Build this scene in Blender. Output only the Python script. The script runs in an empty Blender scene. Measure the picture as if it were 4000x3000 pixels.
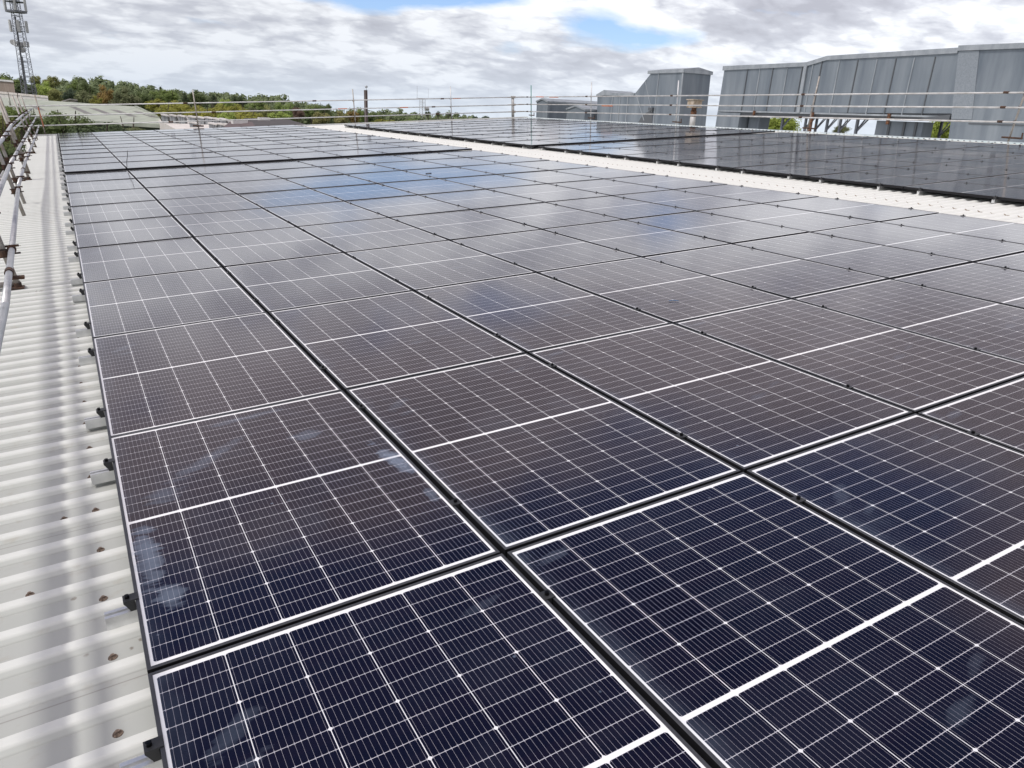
import bpy, bmesh, math, random
from mathutils import Vector, Matrix, noise
random.seed(7)
S = bpy.context.scene
COL = S.collection
R_ = math.radians

# ------------------------------------------------------------------ camera
CR = Vector((0.8675058990080897, -0.49552374873832383, 0.04347102049048976))
CD = Vector((-0.13184504570785888, -0.31332236128406654, -0.9404498826847018))
CF = Vector((0.47963569415594853, 0.8101143822669087, -0.33714134800680534))
CP = Vector((-0.00926636960720846, -0.18921970893288587, 1.5170895378420746))
FPX = 2942.19
cam = bpy.data.cameras.new('camera')
cam.sensor_fit = 'HORIZONTAL'; cam.sensor_width = 36.0
cam.lens = 36.0 * FPX / 4000.0
cam.clip_start = 0.05; cam.clip_end = 6000
co = bpy.data.objects.new('camera', cam); COL.objects.link(co)
m3 = Matrix((CR, -CD, -CF)).transposed()
co.matrix_world = Matrix.Translation(CP) @ m3.to_4x4()
S.camera = co

# ------------------------------------------------------------------ roof frame (roof rises 3.8 deg towards +x)
SL = R_(3.8)
RM = Matrix.Rotation(-SL, 4, 'Y')
UPR = (RM.to_3x3() @ Vector((0, 0, 1)))

# ------------------------------------------------------------------ sky, sun, exposure
SUN_DIR = (RM.to_3x3() @ Vector((-0.61, -0.04, 1.0))).normalized()
SUN_EL = math.asin(SUN_DIR.z)
w = bpy.data.worlds.new('World'); S.world = w; w.use_nodes = True
nt = w.node_tree; nt.nodes.clear()
def N(t, typ, **kw):
    n = t.nodes.new(typ)
    for k, v in kw.items():
        if k.startswith('i_'):
            key = k[2:]
            key = int(key) if key.isdigit() else key.replace('_', ' ')
            n.inputs[key].default_value = v
        else:
            setattr(n, k, v)
    return n
def MATH(t, op, a, b=None, c=None, clamp=False):
    n = t.nodes.new('ShaderNodeMath'); n.operation = op; n.use_clamp = clamp
    for i, x in enumerate((a, b, c)):
        if x is None: continue
        if isinstance(x, (int, float)): n.inputs[i].default_value = x
        else: t.links.new(x, n.inputs[i])
    return n.outputs[0]
def RAMP(t, fac, stops, interp='LINEAR'):
    n = t.nodes.new('ShaderNodeValToRGB'); n.color_ramp.interpolation = interp
    el = n.color_ramp.elements
    while len(el) < len(stops): el.new(0.5)
    for e, (p, c) in zip(el, stops):
        e.position = p; e.color = (c, c, c, 1) if isinstance(c, (int, float)) else (*c, 1)
    t.links.new(fac, n.inputs[0]); return n.outputs[0]
def MIX(t, fac, a, b, blend='MIX'):
    n = t.nodes.new('ShaderNodeMix'); n.data_type = 'RGBA'; n.blend_type = blend
    for s, x in ((n.inputs[0], fac), (n.inputs[6], a), (n.inputs[7], b)):
        if isinstance(x, (int, float)): s.default_value = x
        elif isinstance(x, tuple): s.default_value = (*x, 1)
        else: t.links.new(x, s)
    return n.outputs[2]
sky = N(nt, 'ShaderNodeTexSky', sky_type='NISHITA', sun_disc=False, sun_elevation=SUN_EL, sun_rotation=R_(270))
sky.altitude = 50; sky.air_density = 1.0; sky.dust_density = 0.6; sky.ozone_density = 1.6
tc = N(nt, 'ShaderNodeTexCoord')
sep = N(nt, 'ShaderNodeSeparateXYZ'); nt.links.new(tc.outputs['Generated'], sep.inputs[0])
el = MATH(nt, 'MAXIMUM', sep.outputs[2], 0.0)
dz = MATH(nt, 'ADD', el, 0.26)
cx = MATH(nt, 'DIVIDE', sep.outputs[0], dz); cy = MATH(nt, 'DIVIDE', sep.outputs[1], dz)
cmb = N(nt, 'ShaderNodeCombineXYZ'); nt.links.new(cx, cmb.inputs[0]); nt.links.new(cy, cmb.inputs[1])
mp = N(nt, 'ShaderNodeMapping'); nt.links.new(cmb.outputs[0], mp.inputs[0])
mp.inputs['Location'].default_value = (3.1, 1.7, 0); mp.inputs['Rotation'].default_value = (0, 0, R_(30))
mp.inputs['Scale'].default_value = (0.8, 1.0, 1)
n1 = N(nt, 'ShaderNodeTexNoise', i_Scale=2.6, i_Detail=9.0, i_Roughness=0.55, i_Distortion=0.2); nt.links.new(mp.outputs[0], n1.inputs['Vector'])
n2 = N(nt, 'ShaderNodeTexNoise', i_Scale=2.3, i_Detail=7.0, i_Roughness=0.55, i_Distortion=0.3); nt.links.new(mp.outputs[0], n2.inputs['Vector'])
mp2 = N(nt, 'ShaderNodeMapping'); nt.links.new(cmb.outputs[0], mp2.inputs[0]); mp2.inputs['Location'].default_value = (9.3, 4.2, 2); mp2.inputs['Rotation'].default_value = (0, 0, R_(30)); mp2.inputs['Scale'].default_value = (0.75, 1.0, 1)
wv = N(nt, 'ShaderNodeTexNoise', i_Scale=14.0, i_Detail=5.0); nt.links.new(mp2.outputs[0], wv.inputs['Vector'])
wm = N(nt, 'ShaderNodeVectorMath', operation='MULTIPLY_ADD'); nt.links.new(wv.outputs['Color'], wm.inputs[0]); wm.inputs[1].default_value = (.10, .10, .10); nt.links.new(mp2.outputs[0], wm.inputs[2])
n3v = N(nt, 'ShaderNodeTexVoronoi', feature='F1', i_Scale=9.0, i_Detail=2.0, i_Roughness=.5); n3v.normalize = True; nt.links.new(wm.outputs[0], n3v.inputs['Vector'])
n3o = MATH(nt, 'SUBTRACT', .80, MATH(nt, 'MULTIPLY', n3v.outputs['Distance'], .95))
def sky_spot(az, elev, wa, we):
    """soft elliptical patch of the sky at a compass bearing and elevation (degrees): 1 at its centre, 0 at its rim"""
    az, elev = R_(az), R_(elev)
    d0 = Vector((math.sin(az)*math.cos(elev), math.cos(az)*math.cos(elev), math.sin(elev)))
    ax = Vector((math.cos(az), -math.sin(az), 0)); ay = ax.cross(d0)
    def dot(v, k):
        n = N(nt, 'ShaderNodeVectorMath', operation='DOT_PRODUCT'); nt.links.new(tc.outputs['Generated'], n.inputs[0]); n.inputs[1].default_value = tuple(v)
        return MATH(nt, 'DIVIDE', n.outputs['Value'], k) if k else n.outputs['Value']
    p, q, f = dot(ax, math.sin(R_(wa))), dot(ay, math.sin(R_(we))), dot(d0, None)
    r = MATH(nt, 'SQRT', MATH(nt, 'ADD', MATH(nt, 'MULTIPLY', p, p), MATH(nt, 'MULTIPLY', q, q)))
    return MATH(nt, 'MULTIPLY', MATH(nt, 'SUBTRACT', 1.0, r, clamp=True), MATH(nt, 'GREATER_THAN', f, 0.0))
# a closed deck of broken cloud with a few blue openings; mostly blue overhead
cv = MATH(nt, 'ADD', n1.outputs[0], RAMP(nt, el, [(0.0, .25), (0.2, .125), (0.50, .08), (0.9, .04)]))
for az, ev, wa, we, k in ((19.5, 7.2, 7, 1.6, .46), (14, 7.6, 6, 1.4, .34), (26.5, 7.4, 6, 1.3, .36), (35.8, 5.8, 5, 1.9, .42), (39.5, 5.2, 4, 1.2, .32), (6, 45, 54, 14, 1.1), (60, 46, 22, 9, .7), (17.7, 10.4, 5, 2.4, .24), (40.6, 11.4, 5, 3.4, .27),  (-60, 40, 40, 14, .20), (130, 45, 40, 15, .2)):
    cv = MATH(nt, 'SUBTRACT', cv, MATH(nt, 'MULTIPLY', sky_spot(az, ev, wa, we), k))
cover = RAMP(nt, cv, [(0.36, 0.0), (0.56, 1.0)])
sh = MATH(nt, 'ADD', MATH(nt, 'MULTIPLY', n2.outputs[0], 0.58), MATH(nt, 'MULTIPLY', n3o, 0.42))
sh = MATH(nt, 'SUBTRACT', sh, MATH(nt, 'MULTIPLY', sky_spot(48, 6.9, 10, 2.2), .13))
sh = MATH(nt, 'ADD', sh, MATH(nt, 'MULTIPLY', sky_spot(20, 10, 22, 4), .03))
shade = RAMP(nt, sh, [(0.38, (5.0, 5.05, 5.6)), (0.46, (6.5, 6.6, 7.2)), (0.505, (8.6, 8.7, 9.1)), (0.555, (11.2, 11.3, 11.5))])
hish = RAMP(nt, sh, [(0.36, (6.0, 5.35, 5.4)), (0.6, (9.2, 8.4, 8.5))])
shade = MIX(nt, RAMP(nt, el, [(.24, 0.0), (.36, 1.0)]), shade, hish)
sd = N(nt, 'ShaderNodeVectorMath', operation='DOT_PRODUCT'); nt.links.new(tc.outputs['Generated'], sd.inputs[0]); sd.inputs[1].default_value = tuple(SUN_DIR)
glow = RAMP(nt, MATH(nt, 'ADD', MATH(nt, 'MULTIPLY', sd.outputs['Value'], .5), .5), [(0.12, 1.25), (0.45, .85), (0.66, .85), (0.86, 1.35), (1.0, 2.0)])
hi = RAMP(nt, el, [(0.0, .86), (0.11, .88), (0.18, 1.06), (0.28, 1.0), (0.45, .72), (.62, .72), (.85, 1.15)])
shade = MIX(nt, 1.0, shade, MIX(nt, 1.0, glow, hi, 'MULTIPLY'), 'MULTIPLY')
shade = MIX(nt, 1.0, shade, (.95, .962, .985), 'MULTIPLY')
hz = RAMP(nt, el, [(0.0, (5.6, 6.3, 7.2)), (0.10, (5.7, 6.2, 7.0))])
hzf = RAMP(nt, el, [(0.0, 0.8), (0.05, 0.42), (0.14, 0.0)])
cl = MIX(nt, hzf, shade, hz)
blue = MIX(nt, 1.0, MIX(nt, 1.0, sky.outputs[0], (1.0, 1.10, 1.40), 'MULTIPLY'), RAMP(nt, el, [(.3, 1.0), (.6, .5)]), 'MULTIPLY')
skc = MIX(nt, cover, blue, cl)
bg = N(nt, 'ShaderNodeBackground', i_Strength=0.1); nt.links.new(skc, bg.inputs[0])
ow = N(nt, 'ShaderNodeOutputWorld'); nt.links.new(bg.outputs[0], ow.inputs[0])
sl = bpy.data.lights.new('sun', 'SUN'); sl.energy = 1.7; sl.angle = R_(3.6); sl.color = (1.0, 0.955, 0.88)
so = bpy.data.objects.new('sun', sl); COL.objects.link(so)
so.rotation_euler = (-SUN_DIR).to_track_quat('-Z', 'Y').to_euler(); so.location = (-20, 0, 30)
S.view_settings.view_transform = 'Standard'; S.view_settings.look = 'None'
S.view_settings.exposure = 0.27; S.view_settings.gamma = 1.0

# ------------------------------------------------------------------ helpers
class MB:
    """collects faces for one mesh object"""
    def __init__(s): s.v = []; s.f = []
    def add(s, v, f):
        b = len(s.v); s.v += [tuple(x) for x in v]; s.f += [tuple(b + i for i in q) for q in f]; return s
    def box(s, x0, y0, z0, x1, y1, z1):
        v = [(x0,y0,z0),(x1,y0,z0),(x1,y1,z0),(x0,y1,z0),(x0,y0,z1),(x1,y0,z1),(x1,y1,z1),(x0,y1,z1)]
        return s.add(v, [(0,3,2,1),(4,5,6,7),(0,1,5,4),(1,2,6,5),(2,3,7,6),(3,0,4,7)])
    def tube(s, p0, p1, r, n=10, r1=None, caps=True):
        p0 = Vector(p0); p1 = Vector(p1); r1 = r if r1 is None else r1
        d = (p1 - p0).normalized(); a = d.orthogonal().normalized(); b = d.cross(a)
        v = []; f = []
        for p, rr in ((p0, r), (p1, r1)):
            for i in range(n):
                t = 2*math.pi*i/n; v.append(p + rr*(math.cos(t)*a + math.sin(t)*b))
        for i in range(n): f.append((i, (i+1) % n, n+(i+1) % n, n+i))
        if caps: f.append(tuple(range(n-1, -1, -1))); f.append(tuple(range(n, 2*n)))
        return s.add(v, f)
    def path(s, pts, r, n=8):
        for a, b in zip(pts, pts[1:]): s.tube(a, b, r, n)
        return s
    def prism(s, poly, off):
        """closed outline (3-D points) extruded by a vector"""
        poly = [Vector(p) for p in poly]; off = Vector(off); n = len(poly)
        v = poly + [p + off for p in poly]
        f = [tuple(range(n-1, -1, -1)), tuple(range(n, 2*n))] + [(i, (i+1) % n, n+(i+1) % n, n+i) for i in range(n)]
        return s.add(v, f)
    def bar(s, p0, p1, w, h, up=(0, 0, 1)):
        """rectangular bar from p0 to p1"""
        p0 = Vector(p0); p1 = Vector(p1); d = (p1-p0).normalized(); x = d.cross(Vector(up)).normalized()*w/2; z = x.cross(d).normalized()*h/2
        v = [p0-x-z, p0+x-z, p0+x+z, p0-x+z, p1-x-z, p1+x-z, p1+x+z, p1-x+z]
        return s.add(v, [(0,3,2,1),(4,5,6,7),(0,1,5,4),(1,2,6,5),(2,3,7,6),(3,0,4,7)])
    def mesh(s, name, mat=None, smooth=False, fix=True):
        me = bpy.data.meshes.new(name); me.from_pydata(s.v, [], s.f)
        if fix:
            bm = bmesh.new(); bm.from_mesh(me); bmesh.ops.recalc_face_normals(bm, faces=bm.faces); bm.to_mesh(me); bm.free()
        if smooth:
            me.polygons.foreach_set('use_smooth', [len(p.vertices) == 4 for p in me.polygons])
        if mat: me.materials.append(mat)
        me.update(); return me
    def obj(s, name, mat=None, parent=None, smooth=False, fix=True, mw=None):
        return link(name, s.mesh(name, mat, smooth, fix), parent, mw)
class Pieces:
    """several like pieces of one thing, each linked as an object of its own"""
    def __init__(s): s.l = []
    def new(s): s.l.append(MB()); return s.l[-1]
    def obj(s, name, m, parent=None, smooth=False, mw=None):
        for q in s.l: q.obj(name, m, parent, smooth, mw=mw)
def link(name, data, parent=None, mw=None, label=None):
    o = bpy.data.objects.new(name, data); COL.objects.link(o)
    if parent: o.parent = parent
    if mw is not None: o.matrix_local = mw
    if label: o['label'] = label
    return o
def tag(o, label=None, cat=None, group=None, kind=None):
    for k, v in (('label', label), ('category', cat), ('group', group), ('kind', kind)):
        if v: o[k] = v
    return o
def thing(name, label, cat, mw=None, group=None):
    o = bpy.data.objects.new(name, None); COL.objects.link(o); o.empty_display_size = 0.2
    if mw is not None: o.matrix_world = mw
    return tag(o, label, cat, group)
def copy_tree(o, mw=None, parent=None):
    c = o.copy(); COL.objects.link(c)
    if parent: c.parent = parent
    if mw is not None: c.matrix_world = mw
    for ch in list(o.children): copy_tree(ch, None, c)
    return c
def at(u, v, depth):
    """world point seen at pixel (u,v) of the 4000x3000 photograph, at a horizontal distance in front of the camera"""
    d = CF + CR*((u-2000)/FPX) + CD*((v-1500)/FPX)
    fh = Vector((CF.x, CF.y, 0)).normalized()
    return CP + d*(depth/d.dot(fh))
def T(x, y, z): return Matrix.Translation((x, y, z))

# ------------------------------------------------------------------ materials
def mat(name, color=(.5,.5,.5), rough=.6, metal=0.0, spec=.5, build=None):
    m = bpy.data.materials.new(name); m.use_nodes = True; t = m.node_tree
    b = t.nodes['Principled BSDF']
    b.inputs['Base Color'].default_value = (*color, 1); b.inputs['Roughness'].default_value = rough
    b.inputs['Metallic'].default_value = metal; b.inputs['Specular IOR Level'].default_value = spec
    if build: build(t, b)
    return m
def noisy(c0, c1, scale=4.0, detail=6.0, stretch=(1,1,1), lo=.35, hi=.65, bump=0.0, coord='Object', rough=None):
    def f(t, b):
        tc = N(t, 'ShaderNodeTexCoord'); mp = N(t, 'ShaderNodeMapping'); t.links.new(tc.outputs[coord], mp.inputs[0]); mp.inputs['Scale'].default_value = stretch
        n = N(t, 'ShaderNodeTexNoise', i_Scale=scale, i_Detail=detail, i_Roughness=.6); t.links.new(mp.outputs[0], n.inputs['Vector'])
        fac = RAMP(t, n.outputs[0], [(lo, 0.0), (hi, 1.0)])
        t.links.new(MIX(t, fac, c0, c1), b.inputs['Base Color'])
        if rough: t.links.new(RAMP(t, n.outputs[0], [(lo, rough[0]), (hi, rough[1])]), b.inputs['Roughness'])
        if bump:
            bp = N(t, 'ShaderNodeBump', i_Strength=bump, i_Distance=.01); t.links.new(n.outputs[0], bp.inputs['Height']); t.links.new(bp.outputs[0], b.inputs['Normal'])
    return f
M = {}
def roof_nodes(t, b):
    tc = N(t, 'ShaderNodeTexCoord'); co_ = tc.outputs['Object']
    mp = N(t, 'ShaderNodeMapping'); t.links.new(co_, mp.inputs[0]); mp.inputs['Scale'].default_value = (.5, 2.2, 1)
    n = N(t, 'ShaderNodeTexNoise', i_Scale=2.2, i_Detail=8.0, i_Roughness=.65); t.links.new(mp.outputs[0], n.inputs['Vector'])
    base = MIX(t, RAMP(t, n.outputs[0], [(.32, 0.0), (.62, 1.0)]), (.445,.466,.440), (.525,.545,.522))
    mp2 = N(t, 'ShaderNodeMapping'); t.links.new(co_, mp2.inputs[0]); mp2.inputs['Scale'].default_value = (1, 1.6, 1)
    n2 = N(t, 'ShaderNodeTexNoise', i_Scale=9.0, i_Detail=6.0, i_Roughness=.7); t.links.new(mp2.outputs[0], n2.inputs['Vector'])
    base = MIX(t, RAMP(t, n2.outputs[0], [(.57, 0.0), (.72, .5)]), base, (.40,.37,.31))
    # small specks of dirt
    vo = N(t, 'ShaderNodeTexVoronoi', i_Scale=7.0); t.links.new(co_, vo.inputs['Vector'])
    n4 = N(t, 'ShaderNodeTexNoise', i_Scale=60.0, i_Detail=3.0); t.links.new(co_, n4.inputs['Vector'])
    n5 = N(t, 'ShaderNodeTexNoise', i_Scale=1.7, i_Detail=3.0); t.links.new(co_, n5.inputs['Vector'])
    sp = MATH(t, 'MULTIPLY', RAMP(t, MATH(t, 'ADD', vo.outputs['Distance'], MATH(t, 'MULTIPLY', n4.outputs[0], .10)), [(.095, 1.0), (.125, 0.0)]), RAMP(t, n5.outputs[0], [(.47, 0.0), (.55, .85)]))
    base = MIX(t, sp, base, (.17,.14,.11))
    # darker tone low in the troughs, adding contrast to the ribs
    s = N(t, 'ShaderNodeSeparateXYZ'); t.links.new(co_, s.inputs[0])
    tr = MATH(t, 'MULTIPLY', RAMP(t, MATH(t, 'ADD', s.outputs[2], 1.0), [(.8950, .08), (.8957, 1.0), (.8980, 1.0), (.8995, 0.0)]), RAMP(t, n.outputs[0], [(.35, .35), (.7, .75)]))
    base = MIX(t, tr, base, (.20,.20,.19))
    # highlight painted on the rib crests by height; base colour also lightens upslope
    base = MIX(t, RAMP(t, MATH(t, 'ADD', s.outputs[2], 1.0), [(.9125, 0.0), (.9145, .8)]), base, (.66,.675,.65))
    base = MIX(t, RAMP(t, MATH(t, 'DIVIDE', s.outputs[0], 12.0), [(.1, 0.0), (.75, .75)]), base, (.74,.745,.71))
    # side laps every 1.008 m
    fy = MATH(t, 'FRACT', MATH(t, 'DIVIDE', MATH(t, 'ADD', s.outputs[1], 20.0-0.228), 1.008))
    lap = MATH(t, 'MULTIPLY', MATH(t, 'LESS_THAN', MATH(t, 'ABSOLUTE', MATH(t, 'SUBTRACT', fy, .5)), .0028), .55)
    base = MIX(t, lap, base, (.22,.21,.19))
    t.links.new(base, b.inputs['Base Color'])
    t.links.new(RAMP(t, n2.outputs[0], [(.3, .38), (.7, .6)]), b.inputs['Roughness'])
    bp = N(t, 'ShaderNodeBump', i_Strength=.05, i_Distance=.003); t.links.new(n.outputs[0], bp.inputs['Height']); t.links.new(bp.outputs[0], b.inputs['Normal'])
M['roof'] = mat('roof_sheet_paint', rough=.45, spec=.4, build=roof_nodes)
M['lap_dirt'] = mat('lap_dirt', (.2,.14,.09), .9, build=noisy((.12,.085,.055), (.34,.27,.2), 60))
M['flash'] = mat('flashing_paint', (.74,.75,.74), .45, build=noisy((.50,.51,.50), (.60,.61,.60), 1.6, 5))
M['ridge'] = mat('ridge_metal', (.62,.70,.71), .35, .2, build=noisy((.55,.64,.66), (.74,.79,.79), 2.0, 4))
M['alu'] = mat('aluminium', (.72,.73,.73), .32, .85, build=noisy((.62,.63,.63), (.76,.77,.77), 12, 3))
M['black'] = mat('black_anodised', (.016,.017,.019), .42, .0, .5, build=noisy((.013,.014,.016), (.028,.029,.031), 6, 4, rough=(.36,.5)))
M['frame'] = mat('frame_black', (.05,.05,.055), .45, .0, .5, build=noisy((.030,.032,.038), (.048,.050,.058), 9, 5, rough=(.38,.50)))
M['frame_side_shade'] = mat('frame_side_shade_black', (.010,.010,.012), .55, .0, .25)  # frame sides and flange blacker than the lips: gap shade put into the colour
M['boltm'] = mat('dark_bolt_steel', (.02,.02,.022), .3, .9)
M['galv'] = mat('galvanised_tube', (.50,.51,.53), .45, .75, build=noisy((.42,.43,.44), (.60,.61,.62), 7, 6, (1,1,1), rough=(.36,.58)))
M['galvold'] = mat('weathered_tube', (.36,.34,.31), .6, .5, build=noisy((.27,.235,.20), (.46,.445,.42), 5, 6))
M['white_tube'] = mat('pale_tube', (.66,.66,.65), .5, .2, build=noisy((.38,.375,.36), (.56,.56,.555), 4, 5))
M['pale_tube'] = mat('bleached_tube', (.6,.61,.61), .5, .2, build=noisy((.50,.50,.49), (.66,.67,.67), 4, 5))
M['rust'] = mat('rusty_steel', (.13,.06,.035), .75, .3, build=noisy((.055,.032,.024), (.21,.095,.045), 18, 6))
M['rust_dark'] = mat('rusty_coupler', (.07,.04,.03), .7, .4, build=noisy((.035,.027,.024), (.12,.062,.037), 22, 6))
M['washer'] = mat('rusty_washer', (.13,.09,.07), .7, .2, build=noisy((.05,.032,.024), (.30,.23,.18), 90, 4))
M['orange'] = mat('orange_painted_tube', (.5,.14,.05), .6, build=noisy((.42,.12,.05), (.55,.20,.10), 8, 5))
M['greenp'] = mat('green_painted_tube', (.06,.22,.2), .6, build=noisy((.05,.18,.16), (.10,.28,.25), 8, 5))
M['blue'] = mat('blue_plastic', (.025,.11,.25), .45)
M['blackp'] = mat('black_plastic', (.015,.015,.017), .5)

# ------------------------------------------------------------------ solar glass
PW, PL, GX, GY = 1.134, 1.762, .020, .014
CPX, CPY = .1826, .0706            # cell column and third-cut cell row pitch
X0, Y0, MIDW = (PW-6*CPX)/2, (PL-24*CPY-.015)/2, .015
def glass_nodes(smear):
    def f(t, b):
        tc = N(t, 'ShaderNodeTexCoord'); s = N(t, 'ShaderNodeSeparateXYZ'); t.links.new(tc.outputs['Object'], s.inputs[0])
        oi = N(t, 'ShaderNodeObjectInfo')
        x = s.outputs[0]; y = s.outputs[1]
        m = lambda op, a, b_=None, c=None, clamp=False: MATH(t, op, a, b_, c, clamp)
        xs = m('SUBTRACT', x, X0)
        yc = m('SUBTRACT', m('ABSOLUTE', m('SUBTRACT', y, PL/2)), MIDW/2)      # distance from the mid rib, both halves alike
        # distance to the nearest column line / row line / full-cell row line
        dx = m('MULTIPLY', m('ABSOLUTE', m('SUBTRACT', m('FRACT', m('ADD', m('DIVIDE', xs, CPX), .5)), .5)), CPX)
        dy = m('MULTIPLY', m('ABSOLUTE', m('SUBTRACT', m('FRACT', m('ADD', m('DIVIDE', yc, CPY), .5)), .5)), CPY)
        d3 = m('MULTIPLY', m('ABSOLUTE', m('SUBTRACT', m('FRACT', m('ADD', m('DIVIDE', yc, CPY*3), .5)), .5)), CPY*3)
        inside = m('MULTIPLY', m('MULTIPLY', m('GREATER_THAN', xs, 0.0), m('LESS_THAN', xs, 6*CPX)),
                   m('MULTIPLY', m('GREATER_THAN', yc, 0.0), m('LESS_THAN', yc, 12*CPY)))
        col = m('LESS_THAN', dx, .00125)
        row = m('LESS_THAN', dy, .0009)
        dia = m('LESS_THAN', m('ADD', dx, d3), .0075)
        # eleven wires per cell along the panel's length
        wx = m('MULTIPLY', m('ABSOLUTE', m('SUBTRACT', m('FRACT', m('ADD', m('DIVIDE', xs, CPX/11), 0.0)), .5)), CPX/11)
        wire = m('LESS_THAN', wx, .00034)
        pad = m('MULTIPLY', m('LESS_THAN', wx, .0011), m('LESS_THAN', dy, .0045))
        wire = m('MAXIMUM', wire, pad)
        # colour of the cells: deep navy to brown-black, each cell slightly different
        cid = N(t, 'ShaderNodeCombineXYZ')
        t.links.new(m('ADD', m('FLOOR', m('DIVIDE', xs, CPX)), m('MULTIPLY', oi.outputs['Random'], 50.0)), cid.inputs[0])
        t.links.new(m('FLOOR', m('DIVIDE', y, CPY)), cid.inputs[1])
        wn = N(t, 'ShaderNodeTexWhiteNoise'); t.links.new(cid.outputs[0], wn.inputs['Vector'])
        cell = MIX(t, wn.outputs['Value'], (.0026,.0030,.0110), (.0050,.0042,.0125))
        c = MIX(t, wire, cell, (.30,.29,.33))
        c = MIX(t, row, c, (.50,.50,.54))
        c = MIX(t, m('MAXIMUM', col, dia), c, (.72,.73,.75))
        c = MIX(t, inside, (.80,.81,.82), c)
        # dust film and spots
        mp = N(t, 'ShaderNodeMapping'); t.links.new(tc.outputs['Object'], mp.inputs[0])
        rv = N(t, 'ShaderNodeCombineXYZ'); t.links.new(m('MULTIPLY', oi.outputs['Random'], 37.0), rv.inputs[0]); t.links.new(m('MULTIPLY', oi.outputs['Random'], 91.0), rv.inputs[1]); t.links.new(rv.outputs[0], mp.inputs['Location'])
        nd = N(t, 'ShaderNodeTexNoise', i_Scale=2.6, i_Detail=8.0, i_Roughness=.62, i_Distortion=.6); t.links.new(mp.outputs[0], nd.inputs['Vector'])
        film = RAMP(t, nd.outputs[0], [(.5, 0.001), (.8, .03)])
        vo = N(t, 'ShaderNodeTexVoronoi', i_Scale=8.0); t.links.new(mp.outputs[0], vo.inputs['Vector'])
        ns = N(t, 'ShaderNodeTexNoise', i_Scale=1.9, i_Detail=2.0); t.links.new(mp.outputs[0], ns.inputs['Vector'])
        spot = m('MULTIPLY', RAMP(t, vo.outputs['Distance'], [(.035, .34), (.06, 0.0)]), RAMP(t, ns.outputs[0], [(.56, 0.0), (.62, 1.0)]))
        film = m('MULTIPLY', film, m('ADD', .4, m('MULTIPLY', oi.outputs['Random'], 1.6)))
        # residue washed down to the low (eave-side) edge of the glass
        edge = m('MULTIPLY', RAMP(t, x, [(.012, 1.0), (.03, .45), (.085, 0.0)]), RAMP(t, nd.outputs[0], [(.38, .02), (.7, .22)]))
        dust = m('MAXIMUM', m('ADD', film, edge), spot)
        if smear:
            # wiped hand and sealant smears: clumps of noise near the long edges and one diagonal swipe
            mp2 = N(t, 'ShaderNodeMapping'); t.links.new(tc.outputs['Object'], mp2.inputs[0]); mp2.inputs['Location'].default_value = smear[1]; mp2.inputs['Scale'].default_value = (1.0, 3.2, 1); mp2.inputs['Rotation'].default_value = (0, 0, R_(-38))
            n6 = N(t, 'ShaderNodeTexNoise', i_Scale=7.0, i_Detail=6.0, i_Roughness=.62, i_Distortion=.5); t.links.new(mp2.outputs[0], n6.inputs['Vector'])
            acc = None
            for (sx, sy, rx, ry, rot, k) in smear[0]:
                ux = m('SUBTRACT', x, sx); uy = m('SUBTRACT', y, sy); ca, sa = math.cos(R_(rot)), math.sin(R_(rot))
                ax = m('DIVIDE', m('ADD', m('MULTIPLY', ux, ca), m('MULTIPLY', uy, sa)), rx)
                ay = m('DIVIDE', m('SUBTRACT', m('MULTIPLY', uy, ca), m('MULTIPLY', ux, sa)), ry)
                d = m('SUBTRACT', 1.0, m('SQRT', m('ADD', m('MULTIPLY', ax, ax), m('MULTIPLY', ay, ay))), clamp=True)
                g = m('MULTIPLY', RAMP(t, m('ADD', m('MULTIPLY', d, .55), n6.outputs[0]), [(.66, 0.0), (.76, .6), (.95, 1.0)]), k)
                g = m('MULTIPLY', g, m('GREATER_THAN', d, 0.001))
                acc = g if acc is None else m('MAXIMUM', acc, g)
            dust = m('MAXIMUM', dust, acc)
        c = MIX(t, dust, c, (.27,.34,.45))
        t.links.new(c, b.inputs['Base Color'])
        t.links.new(m('ADD', m('MULTIPLY', dust, .5), .085), b.inputs['Roughness'])
        b.inputs['IOR'].default_value = 1.53
        b.inputs['Specular IOR Level'].default_value = .5
        b.inputs['Specular Tint'].default_value = (1.0, .74, .78, 1)
        bp = N(t, 'ShaderNodeBump', i_Strength=.05, i_Distance=.002)
        nb = N(t, 'ShaderNodeTexNoise', i_Scale=1.6, i_Detail=1.0); t.links.new(mp.outputs[0], nb.inputs['Vector'])
        t.links.new(nb.outputs[0], bp.inputs['Height']); t.links.new(bp.outputs[0], b.inputs['Normal'])
    return f
M['glass'] = mat('solar_glass', build=glass_nodes(None))
M['glass_a'] = mat('solar_glass_smeared', build=glass_nodes(([(.06, .62, .07, .34, 0, .34), (.10, .33, .07, .12, 12, .30), (1.08, .84, .065, .26, 8, .42), (1.09, .50, .04, .10, 0, .25), (.36, 1.28, .36, .07, 40, .16), (.16, 1.05, .12, .10, 30, .16), (.80, 1.30, .14, .07, 14, .2), (.60, 1.66, .30, .045, 6, .17)], (0, 0, 0))))
M['glass_b'] = mat('solar_glass_marked', build=glass_nodes(([(.16, 1.42, .13, .05, 42, .10), (.95, 1.55, .14, .03, 14, .07), (.17, 1.30, .09, .03, 20, .09)], (2.3, 1.1, 0))))
M['glass_c'] = mat('solar_glass_spotted', build=glass_nodes(([(.66, .54, .13, .035, 12, .09), (.86, .62, .10, .03, 20, .07), (.13, 1.66, .12, .04, 10, .10)], (5.3, 3.1, 0))))

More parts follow.
